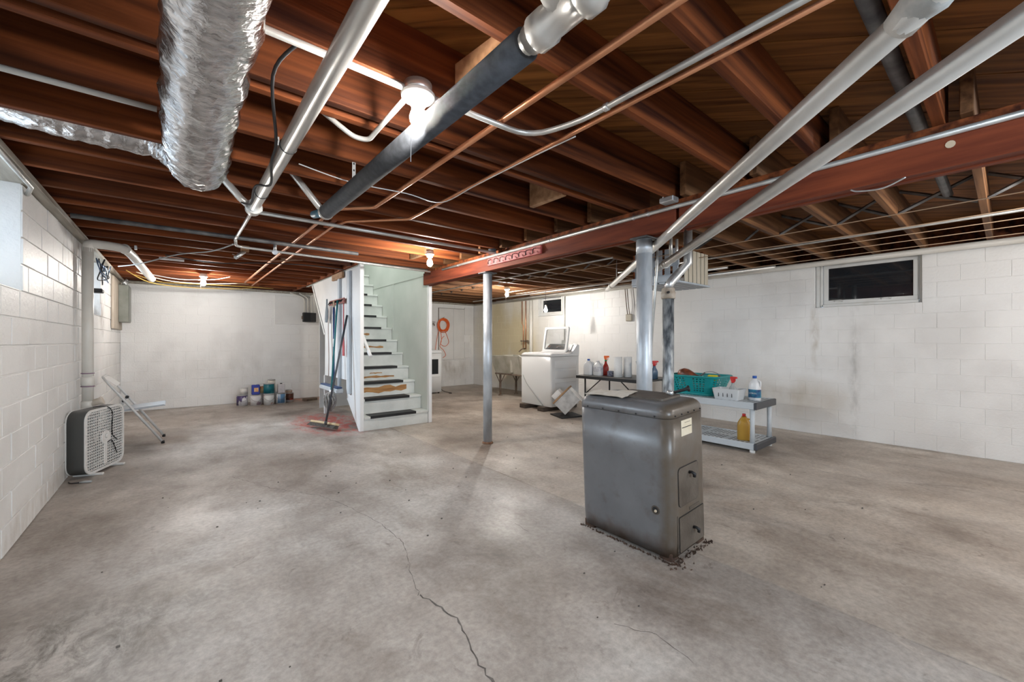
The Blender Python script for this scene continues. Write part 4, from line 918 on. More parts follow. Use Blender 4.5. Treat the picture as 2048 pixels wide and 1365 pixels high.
# ------------------------------------------------------------------ black folding table and what stands on it
TZ = 0.63
t = thing('folding_table', 'long black folding table against the right wall', 'table', (4.9, 3.45, 0))
MB().box(4.55, 5.22, 2.88, 4.05, TZ - 0.022, TZ, 0.006).build('table_top', mat('table_dark', (0.10, 0.095, 0.09), 0.5, col2=(0.15, 0.14, 0.13), scale=8), parent=t)
MB().box(4.545, 4.556, 2.88, 4.05, TZ - 0.045, TZ - 0.004, 0.002).build('edge_rail', M_black, parent=t)
for y in (3.02, 3.92):
    for x in (4.60, 5.17): MB().tube([(x, y, 0.0), (x, y, TZ - 0.022)], 0.012, 8).build('leg', M_black, parent=t)
    MB().tube([(4.60, y, 0.12), (5.17, y, 0.12)], 0.009, 8).build('cross_bar', M_black, parent=t)
    MB().tube([(4.60, y, 0.36), (4.60, y + (0.3 if y < 3.4 else -0.3), TZ - 0.03)], 0.008, 8).build('brace', M_black, parent=t)
def jug(name, label, cat, x, y, z, h, w, d, m, capm, handle=True, rot=0, labm=None, capr=0.25, lab=(0.25, 0.6)):
    t = thing(name, label, cat, (x, y, z), (0, 0, rot), local=True)
    b = MB(); rings = []
    for zz, s_ in ((0, .92), (0.03, 1), (0.52, 1), (0.66, .93), (0.78, .66), (0.85, .36), (0.90, .30)):
        rings.append([(px, py, zz * h) for px, py in rrect(w * s_, d * (s_ if s_ > .5 else min(1, s_ * 1.2)), min(w, d) * s_ * .42, 4)])
    b.loft(rings, True); b.build('bottle', m, parent=t)
    MB().lathe([(w * capr * .8, h * .90), (w * capr * .8, h * .995), (w * capr * .7, h)], (0, 0, 0), seg=16).build('cap', capm, parent=t)
    if handle: MB().tube(smooth_path([(0, -d * .20, h * .82), (0, -d * .48, h * .78), (0, -d * .52, h * .62), (0, -d * .40, h * .50)]), w * .10, 8).build('handle', m, parent=t)
    if labm:
        MB().loft([[(px, py, lab[0] * h) for px, py in rrect(w * 1.012, d * 1.012, min(w, d) * .43, 4)], [(px, py, lab[1] * h) for px, py in rrect(w * 1.012, d * 1.012, min(w, d) * .43, 4)]], False).build('label_band', labm, parent=t)
    return t
def spray(name, label, x, y, z, h, w, m, trig, rot=0, neck=None, labm=None):
    t = thing(name, label, 'spray bottle', (x, y, z), (0, 0, rot), local=True); b = MB(); rings = []
    for zz, s_ in ((0, .9), (0.03, 1), (0.38, 1), (0.50, .82), (0.62, .42), (0.74, .34)):
        rings.append([(px, py, zz * h) for px, py in rrect(w * s_, w * .62 * s_, w * .25 * s_, 4)])
    b.loft(rings, True).build('bottle', m, parent=t)
    MB().lathe([(w * .2, h * .72), (w * .2, h * .80)], (0, 0, 0), seg=14).build('collar', neck or trig, parent=t)
    MB().prism([(-w * .18, h * .80), (w * .2, h * .80), (w * .32, h * .93), (w * .3, h), (-w * .55, h), (-w * .6, h * .92), (-w * .2, h * .90)], 'y', -w * .12, w * .12).build('trigger_head', trig, parent=t)
    MB().tube([(-w * .34, 0, h * .92), (-w * .38, 0, h * .84), (-w * .28, 0, h * .77)], w * .05, 6).build('trigger', trig, parent=t)
    if labm: MB().loft([[(px, py, .08 * h) for px, py in rrect(w * 1.01, w * .63, w * .25, 4)], [(px, py, .36 * h) for px, py in rrect(w * 1.01, w * .63, w * .25, 4)]], False).build('label_band', labm, parent=t)
    return t
M_blue = mat('blue_cap', (0.02, 0.10, 0.42), 0.35); M_red = mat('red_plastic', (0.62, 0.03, 0.03), 0.35); M_orp = mat('orange_plastic', (0.85, 0.16, 0.03), 0.35)
M_bottle = mat('bottle_white', (0.72, 0.73, 0.74), 0.3); M_clearp = mat('clear_plastic', (0.72, 0.75, 0.75), 0.12, trans=0.55)
jug('detergent_jug', 'white detergent jug with a blue cap at the end of the black table', 'bottle', 4.70, 3.94, TZ, 0.235, 0.10, 0.15, M_bottle, M_blue, True, 0.2)
jug('detergent_jug', 'white detergent jug with open handle and printed front on the black table', 'bottle', 4.72, 3.78, TZ, 0.215, 0.10, 0.155, M_bottle, M_bottle, True, -0.1, mat('grey_print', (0.45, 0.45, 0.5), 0.4, col2=(0.72, 0.72, 0.73), scale=25))
spray('spray_bottle', 'spray bottle with an orange trigger and red label on the black table', 4.82, 3.72, TZ, 0.285, 0.085, mat('red_fluid', (0.42, 0.03, 0.02), 0.25), M_orp, 2.2, mat('green_collar', (0.02, 0.22, 0.06), 0.4))
t = thing('detergent_box', 'small dark blue carton between spray bottle and paper towels', 'box', (4.76, 3.56, TZ))
MB().box(4.72, 4.80, 3.53, 3.62, TZ, TZ + 0.075, 0.003).build('carton', mat('navy_print', (0.03, 0.035, 0.09), 0.4, col2=(0.30, 0.31, 0.36), scale=30), parent=t)
for x, y, lab in ((4.70, 3.42, 'upright white paper towel roll beside the dark blue carton'), (4.83, 3.355, 'upright white paper towel roll set behind the other towel roll')):
    tag(MB().lathe([(0.02, 0.001), (0.058, 0.002), (0.058, 0.28), (0.02, 0.281)], (x, y, TZ), seg=24).build('paper_towel_roll', mat('towel', (0.78, 0.78, 0.77), 0.8, bump=0.2, col2=(0.74, 0.74, 0.73), scale=60)), lab, 'paper towel')
t = thing('wipes_pail', 'clear pail with a blue dotted wrap partly behind the thick post', 'pail', (4.95, 3.12, TZ))
MB().lathe([(0.055, 0), (0.06, 0.01), (0.085, 0.2), (0.088, 0.215)], (4.85, 3.13, TZ), seg=20).build('pail', M_clearp, parent=t)
MB().lathe([(0.0605, 0.02), (0.0775, 0.14)], (4.85, 3.13, TZ), seg=20).build('wrap', mat('blue_dots', (0.20, 0.45, 0.75), 0.4, col2=(0.75, 0.80, 0.85), scale=60, detail=1), parent=t)
MB().lathe([(0.09, 0.213), (0.09, 0.225), (0.05, 0.232)], (4.85, 3.13, TZ), seg=20).build('lid', mat('grey_lid', (0.30, 0.34, 0.38), 0.4), parent=t)
spray('spray_bottle', 'spray bottle with red trigger and green label by the thick post', 4.66, 2.945, TZ, 0.235, 0.09, mat('amber_fluid', (0.70, 0.32, 0.03), 0.2), M_red, 1.0, labm=mat('green_label', (0.15, 0.55, 0.15), 0.4, col2=(0.75, 0.8, 0.6), scale=18))
spray('spray_bottle', 'spray bottle with red trigger and slate blue body by the dark stack', 4.84, 2.95, TZ, 0.24, 0.09, mat('slate_bottle', (0.10, 0.16, 0.25), 0.3), M_red, 2.6)
# fallen carton and register
t = thing('broken_vent_box', 'tipped sheet metal vent box with a torn cardboard side leaning by the washer', 'box', (4.52, 4.25, 0), (0, 0, 0))
Mv = Matrix.Translation((4.55, 4.22, 0.24)) @ Matrix.Rotation(0.6, 4, 'Z') @ Matrix.Rotation(radians(-46), 4, 'X')
MB().box(-.13, .13, -.16, .16, -.13, .10, 0.003, Mv).build('metal_body', M_galv, parent=t)
MB().box(-.14, .14, -.17, .17, .101, .125, 0.002, Mv).build('cardboard_rim', mat('cardboard', (0.30, 0.17, 0.08), 0.7, col2=(0.42, 0.27, 0.15), scale=10), parent=t)
MB().box(-.09, .10, -.02, .12, .126, .21, 0.004, Mv).build('white_carton', M_whiteplastic, parent=t)
MB().box(-.132, .132, -.163, -.1605, -.2, .02, 0, Mv).build('torn_flap', M_whiteplastic, parent=t)
tag(MB().prism([(4.30, 4.10), (4.66, 4.02), (4.78, 4.34), (4.42, 4.46)], 'z', 0, 0.02).build('rubber_mat', M_black), 'crumpled black rubber mat on the floor by the washer', 'mat')

# ------------------------------------------------------------------ plastic shelf unit and its contents
M_shelf = mat('shelf_grey', (0.52, 0.56, 0.59), 0.4); M_shelfd = mat('shelf_cap', (0.055, 0.058, 0.065), 0.45)
t = thing('shelf_unit', 'two-tier pale grey plastic shelf unit with dark end caps behind the furnace', 'shelf', (4.72, 2.05, 0))
hx0, hx1, hy0, hy1 = 4.45, 4.98, 1.585, 2.62
for z0, z1 in ((0.035, 0.10), (0.44, 0.51)):
    tr = MB()
    for (a0, a1, b0, b1) in ((hx0, hx0 + .022, hy0 + .03, hy1), (hx1 - .022, hx1, hy0 + .03, hy1), (hx0 + .022, hx1 - .022, hy1 - .022, hy1)): tr.box(a0, a1, b0, b1, z0, z1, 0.004)
    tr.box(hx0 + .022, hx1 - .022, hy0 + .03, hy1 - .022, z1 - .018, z1 - 0.006)
    deck = tr.build('tray', M_shelf, parent=t)
    MB().box(hx0 - .003, hx1 + .003, hy0, hy0 + .03, z0, z1, 0.006).build('end_cap', M_shelfd, parent=t)
    hs_ = MB()
    for i in range(9):
        for j in range(22):
            x, y = hx0 + .055 + i * .052, hy0 + .07 + j * .043
            if i in (4,) or j % 7 == 6: continue
            hs_.add([(x - .014, y - .012, z1 - 0.0055), (x + .014, y - .012, z1 - 0.0055), (x + .014, y + .012, z1 - 0.0055), (x - .014, y + .012, z1 - 0.0055)], [(0, 1, 2, 3)])
    hs_.build('vent_slots', M_shelfd, parent=deck, kind='stuff')
for x in (hx0 + .035, hx1 - .035):
    for y in (hy0 + .055, hy1 - .05):
        MB().lathe([(0.024, 0.0), (0.026, 0.034)], (x, y, 0), seg=14).build('foot', M_whiteplastic, parent=t)
        MB().lathe([(0.024, 0.095), (0.021, 0.27), (0.024, 0.44)], (x, y, 0), seg=14).build('leg', M_shelf, parent=t)
SZ, SL = 0.5045, 0.0945
M_teal = mat('teal_plastic', (0.0, 0.26, 0.27), 0.38); M_tealg = mat('teal_dark', (0.01, 0.13, 0.13), 0.5)
t = thing('laundry_basket', 'teal plastic laundry basket heaped with old lamp parts on the shelf', 'basket', (4.82, 2.33, SZ))
def bk(z, f): return [(x, y, z) for x, y in rrect(0.30 + .15 * f, 0.48 + .14 * f, 0.06, 5, 4.795, 2.345)]
MB().loft([bk(SZ, 0), bk(SZ + .02, .08)], True, True).build('base', M_teal, parent=t)
# lattice walls: solid bands with open windows
for k in range(18):
    pass
def wallpt(s, f):  # s around the outline
    ring = bk(SZ + .02 + .195 * f, .08 + .88 * f); n = len(ring); q = s * n; i = int(q) % n; fr = q - int(q); a_, b_ = ring[i], ring[(i + 1) % n]
    return tuple(a_[k] + (b_[k] - a_[k]) * fr for k in range(3))
L_ = [Vector(p) for p in bk(0, .5)]; per = [0]
for i in range(len(L_)): per.append(per[-1] + (L_[(i + 1) % len(L_)] - L_[i]).length)
def wp(d, f):
    d = d % per[-1]
    i = max(k for k in range(len(L_)) if per[k] <= d + 1e-9); fr = (d - per[i]) / (per[i + 1] - per[i])
    ring = bk(SZ + .02 + .195 * f, .08 + .88 * f); a_, b_ = ring[i], ring[(i + 1) % len(ring)]
    return tuple(a_[k] + (b_[k] - a_[k]) * fr for k in range(3))
T_ = per[-1]; NS = 96; grid = MB(); fs_rows = [0, .14, .2, .28, .34, .42, .48, .56, .62, .70, .76, .84, .90, 1.0]
V_ = [[wp(T_ * i / NS, f) for i in range(NS)] for f in fs_rows]; fl_ = [p for r in V_ for p in r]; fc = []
for j in range(len(fs_rows) - 1):
    for i in range(NS):
        cell = i % 12
        if 2 <= cell < 10 and cell % 2 == 0 and j in (1, 3, 5, 7, 9, 11) : continue
        fc.append((j * NS + i, j * NS + (i + 1) % NS, (j + 1) * NS + (i + 1) % NS, (j + 1) * NS + i))
grid.add(fl_, fc, True); grid.build('lattice_wall', M_teal, parent=t)
MB().tube([wp(T_ * i / 48, 1.02) for i in range(48)], 0.011, 8, closed=True).build('rim', M_teal, parent=t)
MB().box(4.70, 4.93, 2.15, 2.54, SZ + .021, SZ + .12, 0.03).build('contents_bag', mat('crumpled_white', (0.62, 0.63, 0.63), 0.5, col2=(0.2, 0.2, 0.2), scale=26), parent=t)
def in_basket(o): return o
g = thing('gourd_ornament', 'brown and red glazed bottle gourd lying across the basket rim', 'ornament', (4.80, 2.48, SZ + .2))
gm = MB().lathe([(0.005, -0.11), (0.05, -0.10), (0.075, -0.05), (0.072, 0.0), (0.05, 0.06), (0.028, 0.11), (0.016, 0.16), (0.012, 0.17)], (0, 0, 0), 'z', 20)
gm.xf(Matrix.Translation((4.78, 2.47, SZ + .215)) @ Matrix.Rotation(radians(98), 4, 'X')); gm.build('body', mat('gourd_glaze', (0.10, 0.035, 0.02), 0.35, col2=(0.35, 0.10, 0.05), scale=9), parent=g)
tag(MB().tube([(4.75, 2.32, SZ + .20), (4.74, 2.24, SZ + .255)], 0.009, 8).build('brush_handle', M_dkpipe), 'dark rod handle sticking up out of the teal basket', 'handle')
tag(MB().tube(smooth_path([(4.74, 2.24, SZ + .262), (4.76, 2.17, SZ + .272), (4.78, 2.10, SZ + .245), (4.78, 2.06, SZ + .19)]), 0.003, 6).build('wire_loop', M_dkpipe), 'thin dark wire arching over the teal basket', 'wire')
y_ = MB().lathe([(0.034, -0.05), (0.04, -0.045), (0.04, 0.045), (0.034, 0.05)], (4.70, 2.13, SZ + .20), 'y', 18).build('yellow_tin', mat('yellow_print', (0.72, 0.62, 0.03), 0.4, col2=(0.65, 0.40, 0.25), scale=14, lo=0.55, hi=0.7)); tag(y_, 'bright yellow round tin lying in the teal basket', 'tin')
tag(MB().lathe([(0.02, -0.02), (0.026, 0), (0.02, 0.02)], (4.84, 2.13, SZ + .205), 'x', 12).build('knob_trinket', mat('plum', (0.12, 0.03, 0.06), 0.4)), 'dark plum knob lying at the end of the teal basket', 'trinket')
t = thing('wire_bin', 'small pale grey lattice bin on the shelf in front of the teal basket', 'bin', (4.60, 1.915, SZ))
def bn(z, f): return [(x, y, z) for x, y in rrect(0.17 + .04 * f, 0.24 + .04 * f, 0.02, 3, 4.605, 1.915)]
MB().loft([bn(SZ, 0), bn(SZ + .115, 1), [(x, y, SZ + .115) for x, y in rrect(0.195, 0.265, 0.018, 3, 4.605, 1.915)], [(x, y, SZ + .006) for x, y in rrect(0.158, 0.228, 0.018, 3, 4.605, 1.915)]], True, False).build('tub', mat('bin_white', (0.60, 0.62, 0.63), 0.4), parent=t)
for k in range(4):
    y = 1.845 + k * .045; MB().box(4.508, 4.5125, y, y + .006, SZ + .03, SZ + .09).build('slot', M_grey, parent=t)
spray('spray_bottle', 'clear spray bottle with red trigger and yellow label in the lattice bin', 4.615, 1.88, SZ + .0075, 0.235, 0.085, M_clearp, M_red, 1.2, labm=mat('yellow_red_label', (0.75, 0.60, 0.05), 0.4, col2=(0.6, 0.06, 0.05), scale=22, lo=0.45, hi=0.55))
b = jug('bleach_bottle', 'white bleach bottle with blue cap and dark blue label on the top shelf', 'bottle', 4.71, 1.70, SZ, 0.258, 0.095, 0.115, M_bottle, M_blue, True, -0.15, mat('bleach_label', (0.012, 0.05, 0.16), 0.35, col2=(0.02, 0.30, 0.42), scale=12), 0.27, (0.12, 0.45))
jug('cleaner_bottle', 'gold cleaner bottle with red cap on the lower shelf', 'bottle', 4.58, 1.755, SL, 0.275, 0.075, 0.125, mat('gold_fluid', (0.42, 0.24, 0.04), 0.25), M_red, True, 0.3, None, 0.28)

# lettering on the bleach label, curved surface is nearly flat here
def text_mesh(name, s, size, m, parent, M_):
    cu = bpy.data.curves.new('lettering', 'FONT'); cu.body = s; cu.size = size; cu.align_x = 'CENTER'; cu.align_y = 'CENTER'; cu.extrude = 0.0002
    tmp = bpy.data.objects.new('lettering_tmp', cu); COL.objects.link(tmp); dg = bpy.context.evaluated_depsgraph_get(); me = bpy.data.meshes.new_from_object(tmp.evaluated_get(dg))
    bpy.data.objects.remove(tmp, do_unlink=True); me.transform(M_); me.materials.clear(); me.materials.append(m)
    o = bpy.data.objects.new(name, me); COL.objects.link(o); o.parent = parent; return o
text_mesh('lettering', 'CLOROX', 0.022, M_whiteplastic, b, Matrix.Translation((-0.0487, 0.0, 0.076)) @ Matrix.Rotation(-pi / 2, 4, 'Z') @ Matrix.Rotation(pi / 2, 4, 'X'))

# ------------------------------------------------------------------ left wall: PVC stack, fan, chair
t = thing('pvc_stack', 'cream PVC drain stack on the left wall with an elbow to the ceiling', 'pipe', (-0.63, 5.39, 0))
px_, py_ = -0.638, 5.37
MB().lathe([(0.040, 0.42), (0.040, 1.985)], (px_, py_, 0), seg=20).build('riser', M_pvc, parent=t)
for z0, z1, r in ((0.40, 0.46, 0.047), (0.50, 0.58, 0.046), (0.72, 0.80, 0.046)): MB().lathe([(r - .004, z0), (r, z0 + .006), (r, z1 - .006), (r - .004, z1)], (px_, py_, 0), seg=20).build('hub', M_pvc, parent=t)
MB().lathe([(0.0445, 0.0), (0.0445, 0.42)], (px_, py_, 0), seg=20).build('lower_pipe', mat('stained_pvc', (0.52, 0.44, 0.35), 0.5, col2=(0.64, 0.58, 0.50), scale=9), parent=t)
MB().tube([(px_, py_, 0.54), (px_ + .08, py_ - .01, 0.57), (px_ + .10, py_ - .012, 0.578)], [0.034, 0.034, 0.04], 14).build('cleanout', mat('stained_pvc', (0.52, 0.44, 0.35), 0.5), parent=t)
for z in (0.83, 0.71, 0.47): MB().lathe([(0.0468, z), (0.0468, z + 0.006)], (px_, py_, 0), seg=20).build('primer_ring', mat('primer', (0.20, 0.08, 0.18), 0.5), parent=t)
MB().tube(round_corners([(px_, py_, 1.95), (px_, py_, 2.03), (-0.50, 5.42, 2.035), (-0.40, 5.46, 2.03), (-0.36, 5.72, 2.01), (-0.26, 7.1, 1.94)], 0.07, 6), 0.040, 16).build('elbow_run', M_pvc, parent=t)
MB().tube([(-0.4, 5.46, 2.03), (-0.395, 5.50, 2.027)], 0.046, 16).build('hub', M_pvc, parent=t)
MB().box(-0.335, -0.315, 5.55, 5.59, 2.05, 2.089, 0.002).build('bracket', M_galv, parent=t)

M_fanbody = mat('fan_grey', (0.075, 0.078, 0.075), 0.4); M_fanw = mat('fan_white', (0.76, 0.75, 0.72), 0.4); M_blade = mat('fan_blade', (0.34, 0.33, 0.33), 0.45)
# fan stands on the floor against the wall, turned a little from it
FS, FT = 0.53, 0.115
fan = thing('box_fan', 'grey and white box fan standing on the floor against the left wall', 'fan', (-0.545, 5.04, 0), (0, 0, 1.20), local=True)
# local: x across the face, -y is the front face, z up
def frr(sz, r, y): return [(p[0], y, p[1] + 0.265 + 0.022) for p in rrect(sz, sz, r, 6)]
sh = MB(); sh.loft([frr(FS, 0.085, -FT / 2), frr(FS, 0.085, FT / 2), frr(FS - .012, 0.08, FT / 2), frr(FS - .012, 0.08, -FT / 2)], False, True); sh.loft([frr(FS, 0.085, -FT / 2), frr(FS - .012, 0.08, -FT / 2)], False, False); sh.build('housing', M_fanbody, parent=fan)
for yb, nm in ((-FT / 2 - .004, 'front_grille'), (FT / 2 + .001, 'rear_grille')):
    rim = MB(); rim.loft([frr(FS + .004, 0.087, yb - .004), frr(FS + .004, 0.087, yb + .004), frr(FS - .035, 0.07, yb + .004), frr(FS - .035, 0.07, yb - .004), frr(FS + .004, 0.087, yb - .004)], False, False); gr_ = rim.build(nm, M_fanw, parent=fan)
    bars = MB(); h_ = FS / 2 - .018; n_ = 21
    for i in range(n_):
        u = -h_ + 2 * h_ * (i + .5) / n_; e_ = h_ if abs(u) < h_ - .07 else h_ - .07 + sqrt(max(0, .07 ** 2 - (abs(u) - h_ + .07) ** 2))
        bars.box(u - .0035, u + .0035, yb - .0015, yb + .0015, 0.287 - e_, 0.287 + e_)
        bars.box(-e_, e_, yb - .0022, yb + .0008, 0.287 + u - .0035, 0.287 + u + .0035)
    bars.build('grille_bars', M_fanw, parent=gr_, kind='stuff')
MB().lathe([(0.058, -FT / 2 - .012), (0.062, -FT / 2 - .006), (0.062, -FT / 2)], (0, 0, 0.287), 'y', 24, sx=1.0, sy=1.0).build('hub_plate', M_fanw, parent=fan)
MB().lathe([(0.012, -FT / 2 - .02), (0.022, -FT / 2 - .012)], (0, 0, 0.30), 'y', 16).build('speed_knob', M_fanw, parent=fan)
MB().box(-.02, .02, -FT / 2 - .008, -FT / 2 - .003, 0.06, 0.23, 0.002).build('hub_plate', M_fanw, parent=fan)
for k in range(5):
    a_ = 2 * pi * k / 5; bl = MB(); R_ = Matrix.Translation((0, 0, 0.287)) @ Matrix.Rotation(a_, 4, 'Y')
    bl.loft([[tuple(R_ @ Vector((x, (x * .28) + o_, z))) for x, o_ in ((-w_, 0), (w_, 0), (w_, .004), (-w_, .004))] for z, w_ in ((0.04, 0.04), (0.12, 0.075), (0.20, 0.085), (0.225, 0.05))], True, True); bl.build('blade', M_blade, parent=fan)
for x in (-0.15, 0.15): MB().box(x - .012, x + .012, -0.125, 0.075, 0.0, 0.02, 0.004).build('foot', M_fanw, parent=fan)
MB().tube(smooth_path([(0.01, -FT / 2 - .012, 0.24), (0.05, -FT / 2 - .02, 0.25), (0.09, -FT / 2 - .02, 0.20), (0.13, -FT / 2 - .02, 0.12)]), 0.004, 6).build('power_cord', M_cable, parent=fan)
MB().tube(smooth_path([(0.13, -FT / 2 - .02, 0.24), (0.07, -FT / 2 - .018, 0.30), (0.06, -FT / 2 - .02, 0.40), (0.08, -FT / 2 - .015, 0.48), (0.02, -FT / 2 - .01, 0.55), (-0.05, 0.0, 0.562)]), 0.004, 6).build('power_cord', M_cable, parent=fan)
t = thing('cord_plug', 'flat grey cord plug lying on the floor in front of the fan', 'plug', (-0.57, 4.66, 0))
MB().tube([(-0.60, 4.67, 0.009), (-0.57, 4.66, 0.010), (-0.53, 4.645, 0.009)], [0.007, 0.010, 0.008], 8).build('plug_body', mat('grey_cord', (0.42, 0.43, 0.43), 0.5), parent=t)
MB().tube(smooth_path([(-0.60, 4.67, 0.007), (-0.65, 4.69, 0.006), (-0.67, 4.74, 0.006)]), 0.0045, 6).build('cord', M_cable, parent=t)

ch = thing('folding_chair', 'white metal folding chair standing open by the left wall', 'chair', (-0.33, 6.14, 0))
M_cm = mat('chair_metal', (0.60, 0.60, 0.59), 0.35, 0.1)
ya, yb_ = 5.93, 6.34
top = [(-0.125, ya, 0.015), (-0.36, ya, 0.385), (-0.575, ya, 0.72), (-0.60, ya + .05, 0.755), (-0.60, yb_ - .05, 0.755), (-0.575, yb_, 0.72), (-0.36, yb_, 0.385), (-0.125, yb_, 0.015)]
MB().tube(round_corners(top, 0.05), 0.0125, 10).build('front_frame', M_cm, parent=ch)
for y in (ya + .022, yb_ - .022):
    MB().tube([(-0.445, y, 0.50), (-0.60, y, 0.015)], 0.011, 10).build('rear_leg', M_cm, parent=ch)
    MB().lathe([(0.017, -0.014), (0.017, 0.014)], (-0.44, y - .0, 0.497), 'y', 12).build('pivot', M_black, parent=ch)
for x, y in ((-0.125, ya), (-0.125, yb_), (-0.60, ya + .022), (-0.60, yb_ - .022)): MB().lathe([(0.016, 0.0), (0.015, 0.03)], (x, y, 0), seg=12).build('foot_cap', M_black, parent=ch)
MB().tube([(-0.565, ya + .022, 0.12), (-0.565, yb_ - .022, 0.12)], 0.008, 8).build('cross_bar', M_cm, parent=ch)
MB().prism([(-0.50, 0.660), (-0.494, 0.656), (-0.585, 0.766 - .02), (-0.593, 0.752)], 'y', ya + .014, yb_ - .014).build('back_panel', M_cm, parent=ch)
MB().prism([(-0.52, 0.395), (-0.12, 0.428), (-0.105, 0.42), (-0.105, 0.412), (-0.52, 0.375)], 'y', ya + .016, yb_ - .016).build('seat', mat('seat_grey', (0.40, 0.43, 0.46), 0.4), parent=ch)

# electrical gear, left and back walls
t = thing('breaker_panel', 'grey steel breaker panel on a bare board near the back corner', 'panel', (-0.66, 8.3, 1.3))
MB().box(XL + .004, XL + .03, 7.72, 8.80, 1.30, 2.03, 0.004).build('backing_board', mat('bare_board', (0.42, 0.36, 0.29), 0.7, col2=(0.54, 0.48, 0.40), scale=6, stretch=(3, 3, .6)), parent=t)
MB().box(XL + .031, XL + .14, 8.27, 8.66, 1.41, 1.96, 0.004).build('cabinet', mat('panel_grey', (0.20, 0.21, 0.18), 0.45, col2=(0.26, 0.27, 0.24), scale=8), parent=t)
MB().box(XL + .141, XL + .145, 8.29, 8.64, 1.43, 1.94, 0.002).build('door', mat('panel_grey2', (0.22, 0.23, 0.20), 0.45), parent=t)
for y in (8.35, 8.46, 8.57): MB().tube([(XL + .08, y, 1.96), (XL + .08, y, 2.0), (XL + .12, y, 2.05)], 0.016, 8).build('conduit_stub', M_galv, parent=t)
t = thing('fuse_box', 'black fuse box on a white board with conduits bending up to the joists', 'box', (2.03, 8.83, 1.5))
MB().box(1.43, 2.32, YB - .022, YB - .002, 1.456, 2.0, 0.003).build('mounting_board', M_hatch, parent=t)
MB().box(1.91, 2.14, YB - .12, YB - .023, 1.51, 1.69, 0.004).build('case', M_black, parent=t)
MB().box(1.885, 1.909, YB - .09, YB - .06, 1.56, 1.62, 0.004).build('switch_arm', M_iron, parent=t)
for k, x in enumerate((1.94, 2.0, 2.06, 2.11)): MB().tube(round_corners([(x, YB - .07, 1.69), (x, YB - .07, 1.98), (x - (.14 - .07 * k if k < 2 else 0.0), YB - .07, 2.03), (x - (.26 - .1 * k if k < 2 else -.05), YB - .10, 2.06)], 0.08), 0.012, 8).build('conduit', M_pvc, parent=t)
# loose wiring along the joists near the back
rw = random.Random(21)
specs = [('yellow electric cable sagging along the joists by the far lamp', M_yellowcable, [(-0.45, 7.5, 2.03), (-0.2, 7.9, 2.0), (0.1, 7.75, 1.985), (0.5, 7.8, 2.0), (0.9, 8.0, 2.03), (1.3, 8.2, 2.05)]),
 ('white electric cable drooping to the far ceiling lamp', M_whiteplastic, [(-0.3, 7.4, 2.04), (0.0, 7.35, 1.995), (0.25, 7.27, 2.0), (0.45, 7.3, 2.03), (0.6, 7.25, 2.075)]),
 ('cream electric cable running out beyond the far lamp', M_cream, [(-0.42, 7.3, 2.04), (-0.1, 7.6, 1.99), (0.3, 7.6, 1.985), (0.7, 7.5, 2.01), (0.9, 7.9, 2.06)]),
 ('orange-yellow cable sagging below the others near the breaker panel', M_yellowcable, [(-0.52, 7.35, 2.06), (-0.3, 7.8, 1.97), (0.15, 8.1, 1.965), (0.7, 8.2, 2.0), (1.0, 8.3, 2.05)]),
 ('grey cable strung slack from the PVC elbow towards the drain', mat('grey_cord', (0.42, 0.43, 0.43), 0.5), [(-0.5, 6.2, 1.95), (-0.3, 5.7, 1.93), (0.0, 5.3, 2.0), (0.25, 4.9, 2.0), (0.38, 4.35, 1.985)]),
 ('brown cable drooping under the dark gas pipe', mat('brown_cord', (0.22, 0.12, 0.08), 0.5), [(0.45, 5.2, 2.05), (0.6, 5.15, 2.0), (0.8, 5.2, 2.02), (1.1, 5.1, 2.05)]),
 ('black cable drooping across the joists before the far lamp', M_cable, [(-0.1, 5.7, 2.05), (0.3, 5.6, 2.0), (0.7, 5.5, 2.03), (1.2, 5.4, 2.05), (1.7, 5.5, 2.06)])]
cb = thing('cable_run', 'yellow and white electric cables sagging in a bundle along the joists by the far lamp', 'cable', (0.2, 7.7, 1.97))
for lab, m, pts in specs[:4]: MB().tube(smooth_path(pts), 0.006, 6).build('cable', m, parent=cb)
for lab, m, pts in specs[4:]: tag(MB().tube(smooth_path(pts), 0.006, 6).build('slack_cable', m), lab, 'cable')
t = thing('cable_bundle', 'tangled black cables looped behind the PVC elbow on the left wall', 'cable', (-0.6, 5.9, 1.6))
for k in range(6):
    pts = [(-0.60 + rw.uniform(-.02, .05), 5.62 + .10 * q + rw.uniform(-.03, .03), 1.93 - 0.20 * sin(pi * q / 5) * rw.uniform(.4, 1.2)) for q in range(6)]
    MB().tube(smooth_path(pts), 0.005, 6).build('cable', M_cable if k % 2 else mat('blue_cord', (0.06, 0.10, 0.18), 0.5), parent=t)
MB().box(-0.66, -0.58, 5.75, 5.88, 1.615, 1.655, 0.008).build('adapter_block', M_black, parent=t)
t = thing('tin_hanger', 'small galvanised pipe and wood block fixed under a joist mid ceiling', 'bracket', (0.45, 4.9, 1.97))
MB().box(0.49, 0.56, 4.86, 4.90, 2.03, 2.089, 0.002).build('block', M_joist_new, parent=t); MB().tube([(0.52, 4.88, 2.03), (0.44, 4.83, 1.95)], 0.018, 10).build('spout', M_galv, parent=t)
t = thing('gas_valve', 'small grey valve hanging under the iron gas pipe', 'valve', (0.70, 4.32, 1.96))
MB().tube([(0.70, 4.32, 2.025), (0.70, 4.32, 1.97)], 0.014, 10).build('body', M_galv, parent=t); MB().lathe([(0.024, -0.006), (0.024, 0.006)], (0.70, 4.32, 1.955), 'y', 14).build('cap', M_galv, parent=t)

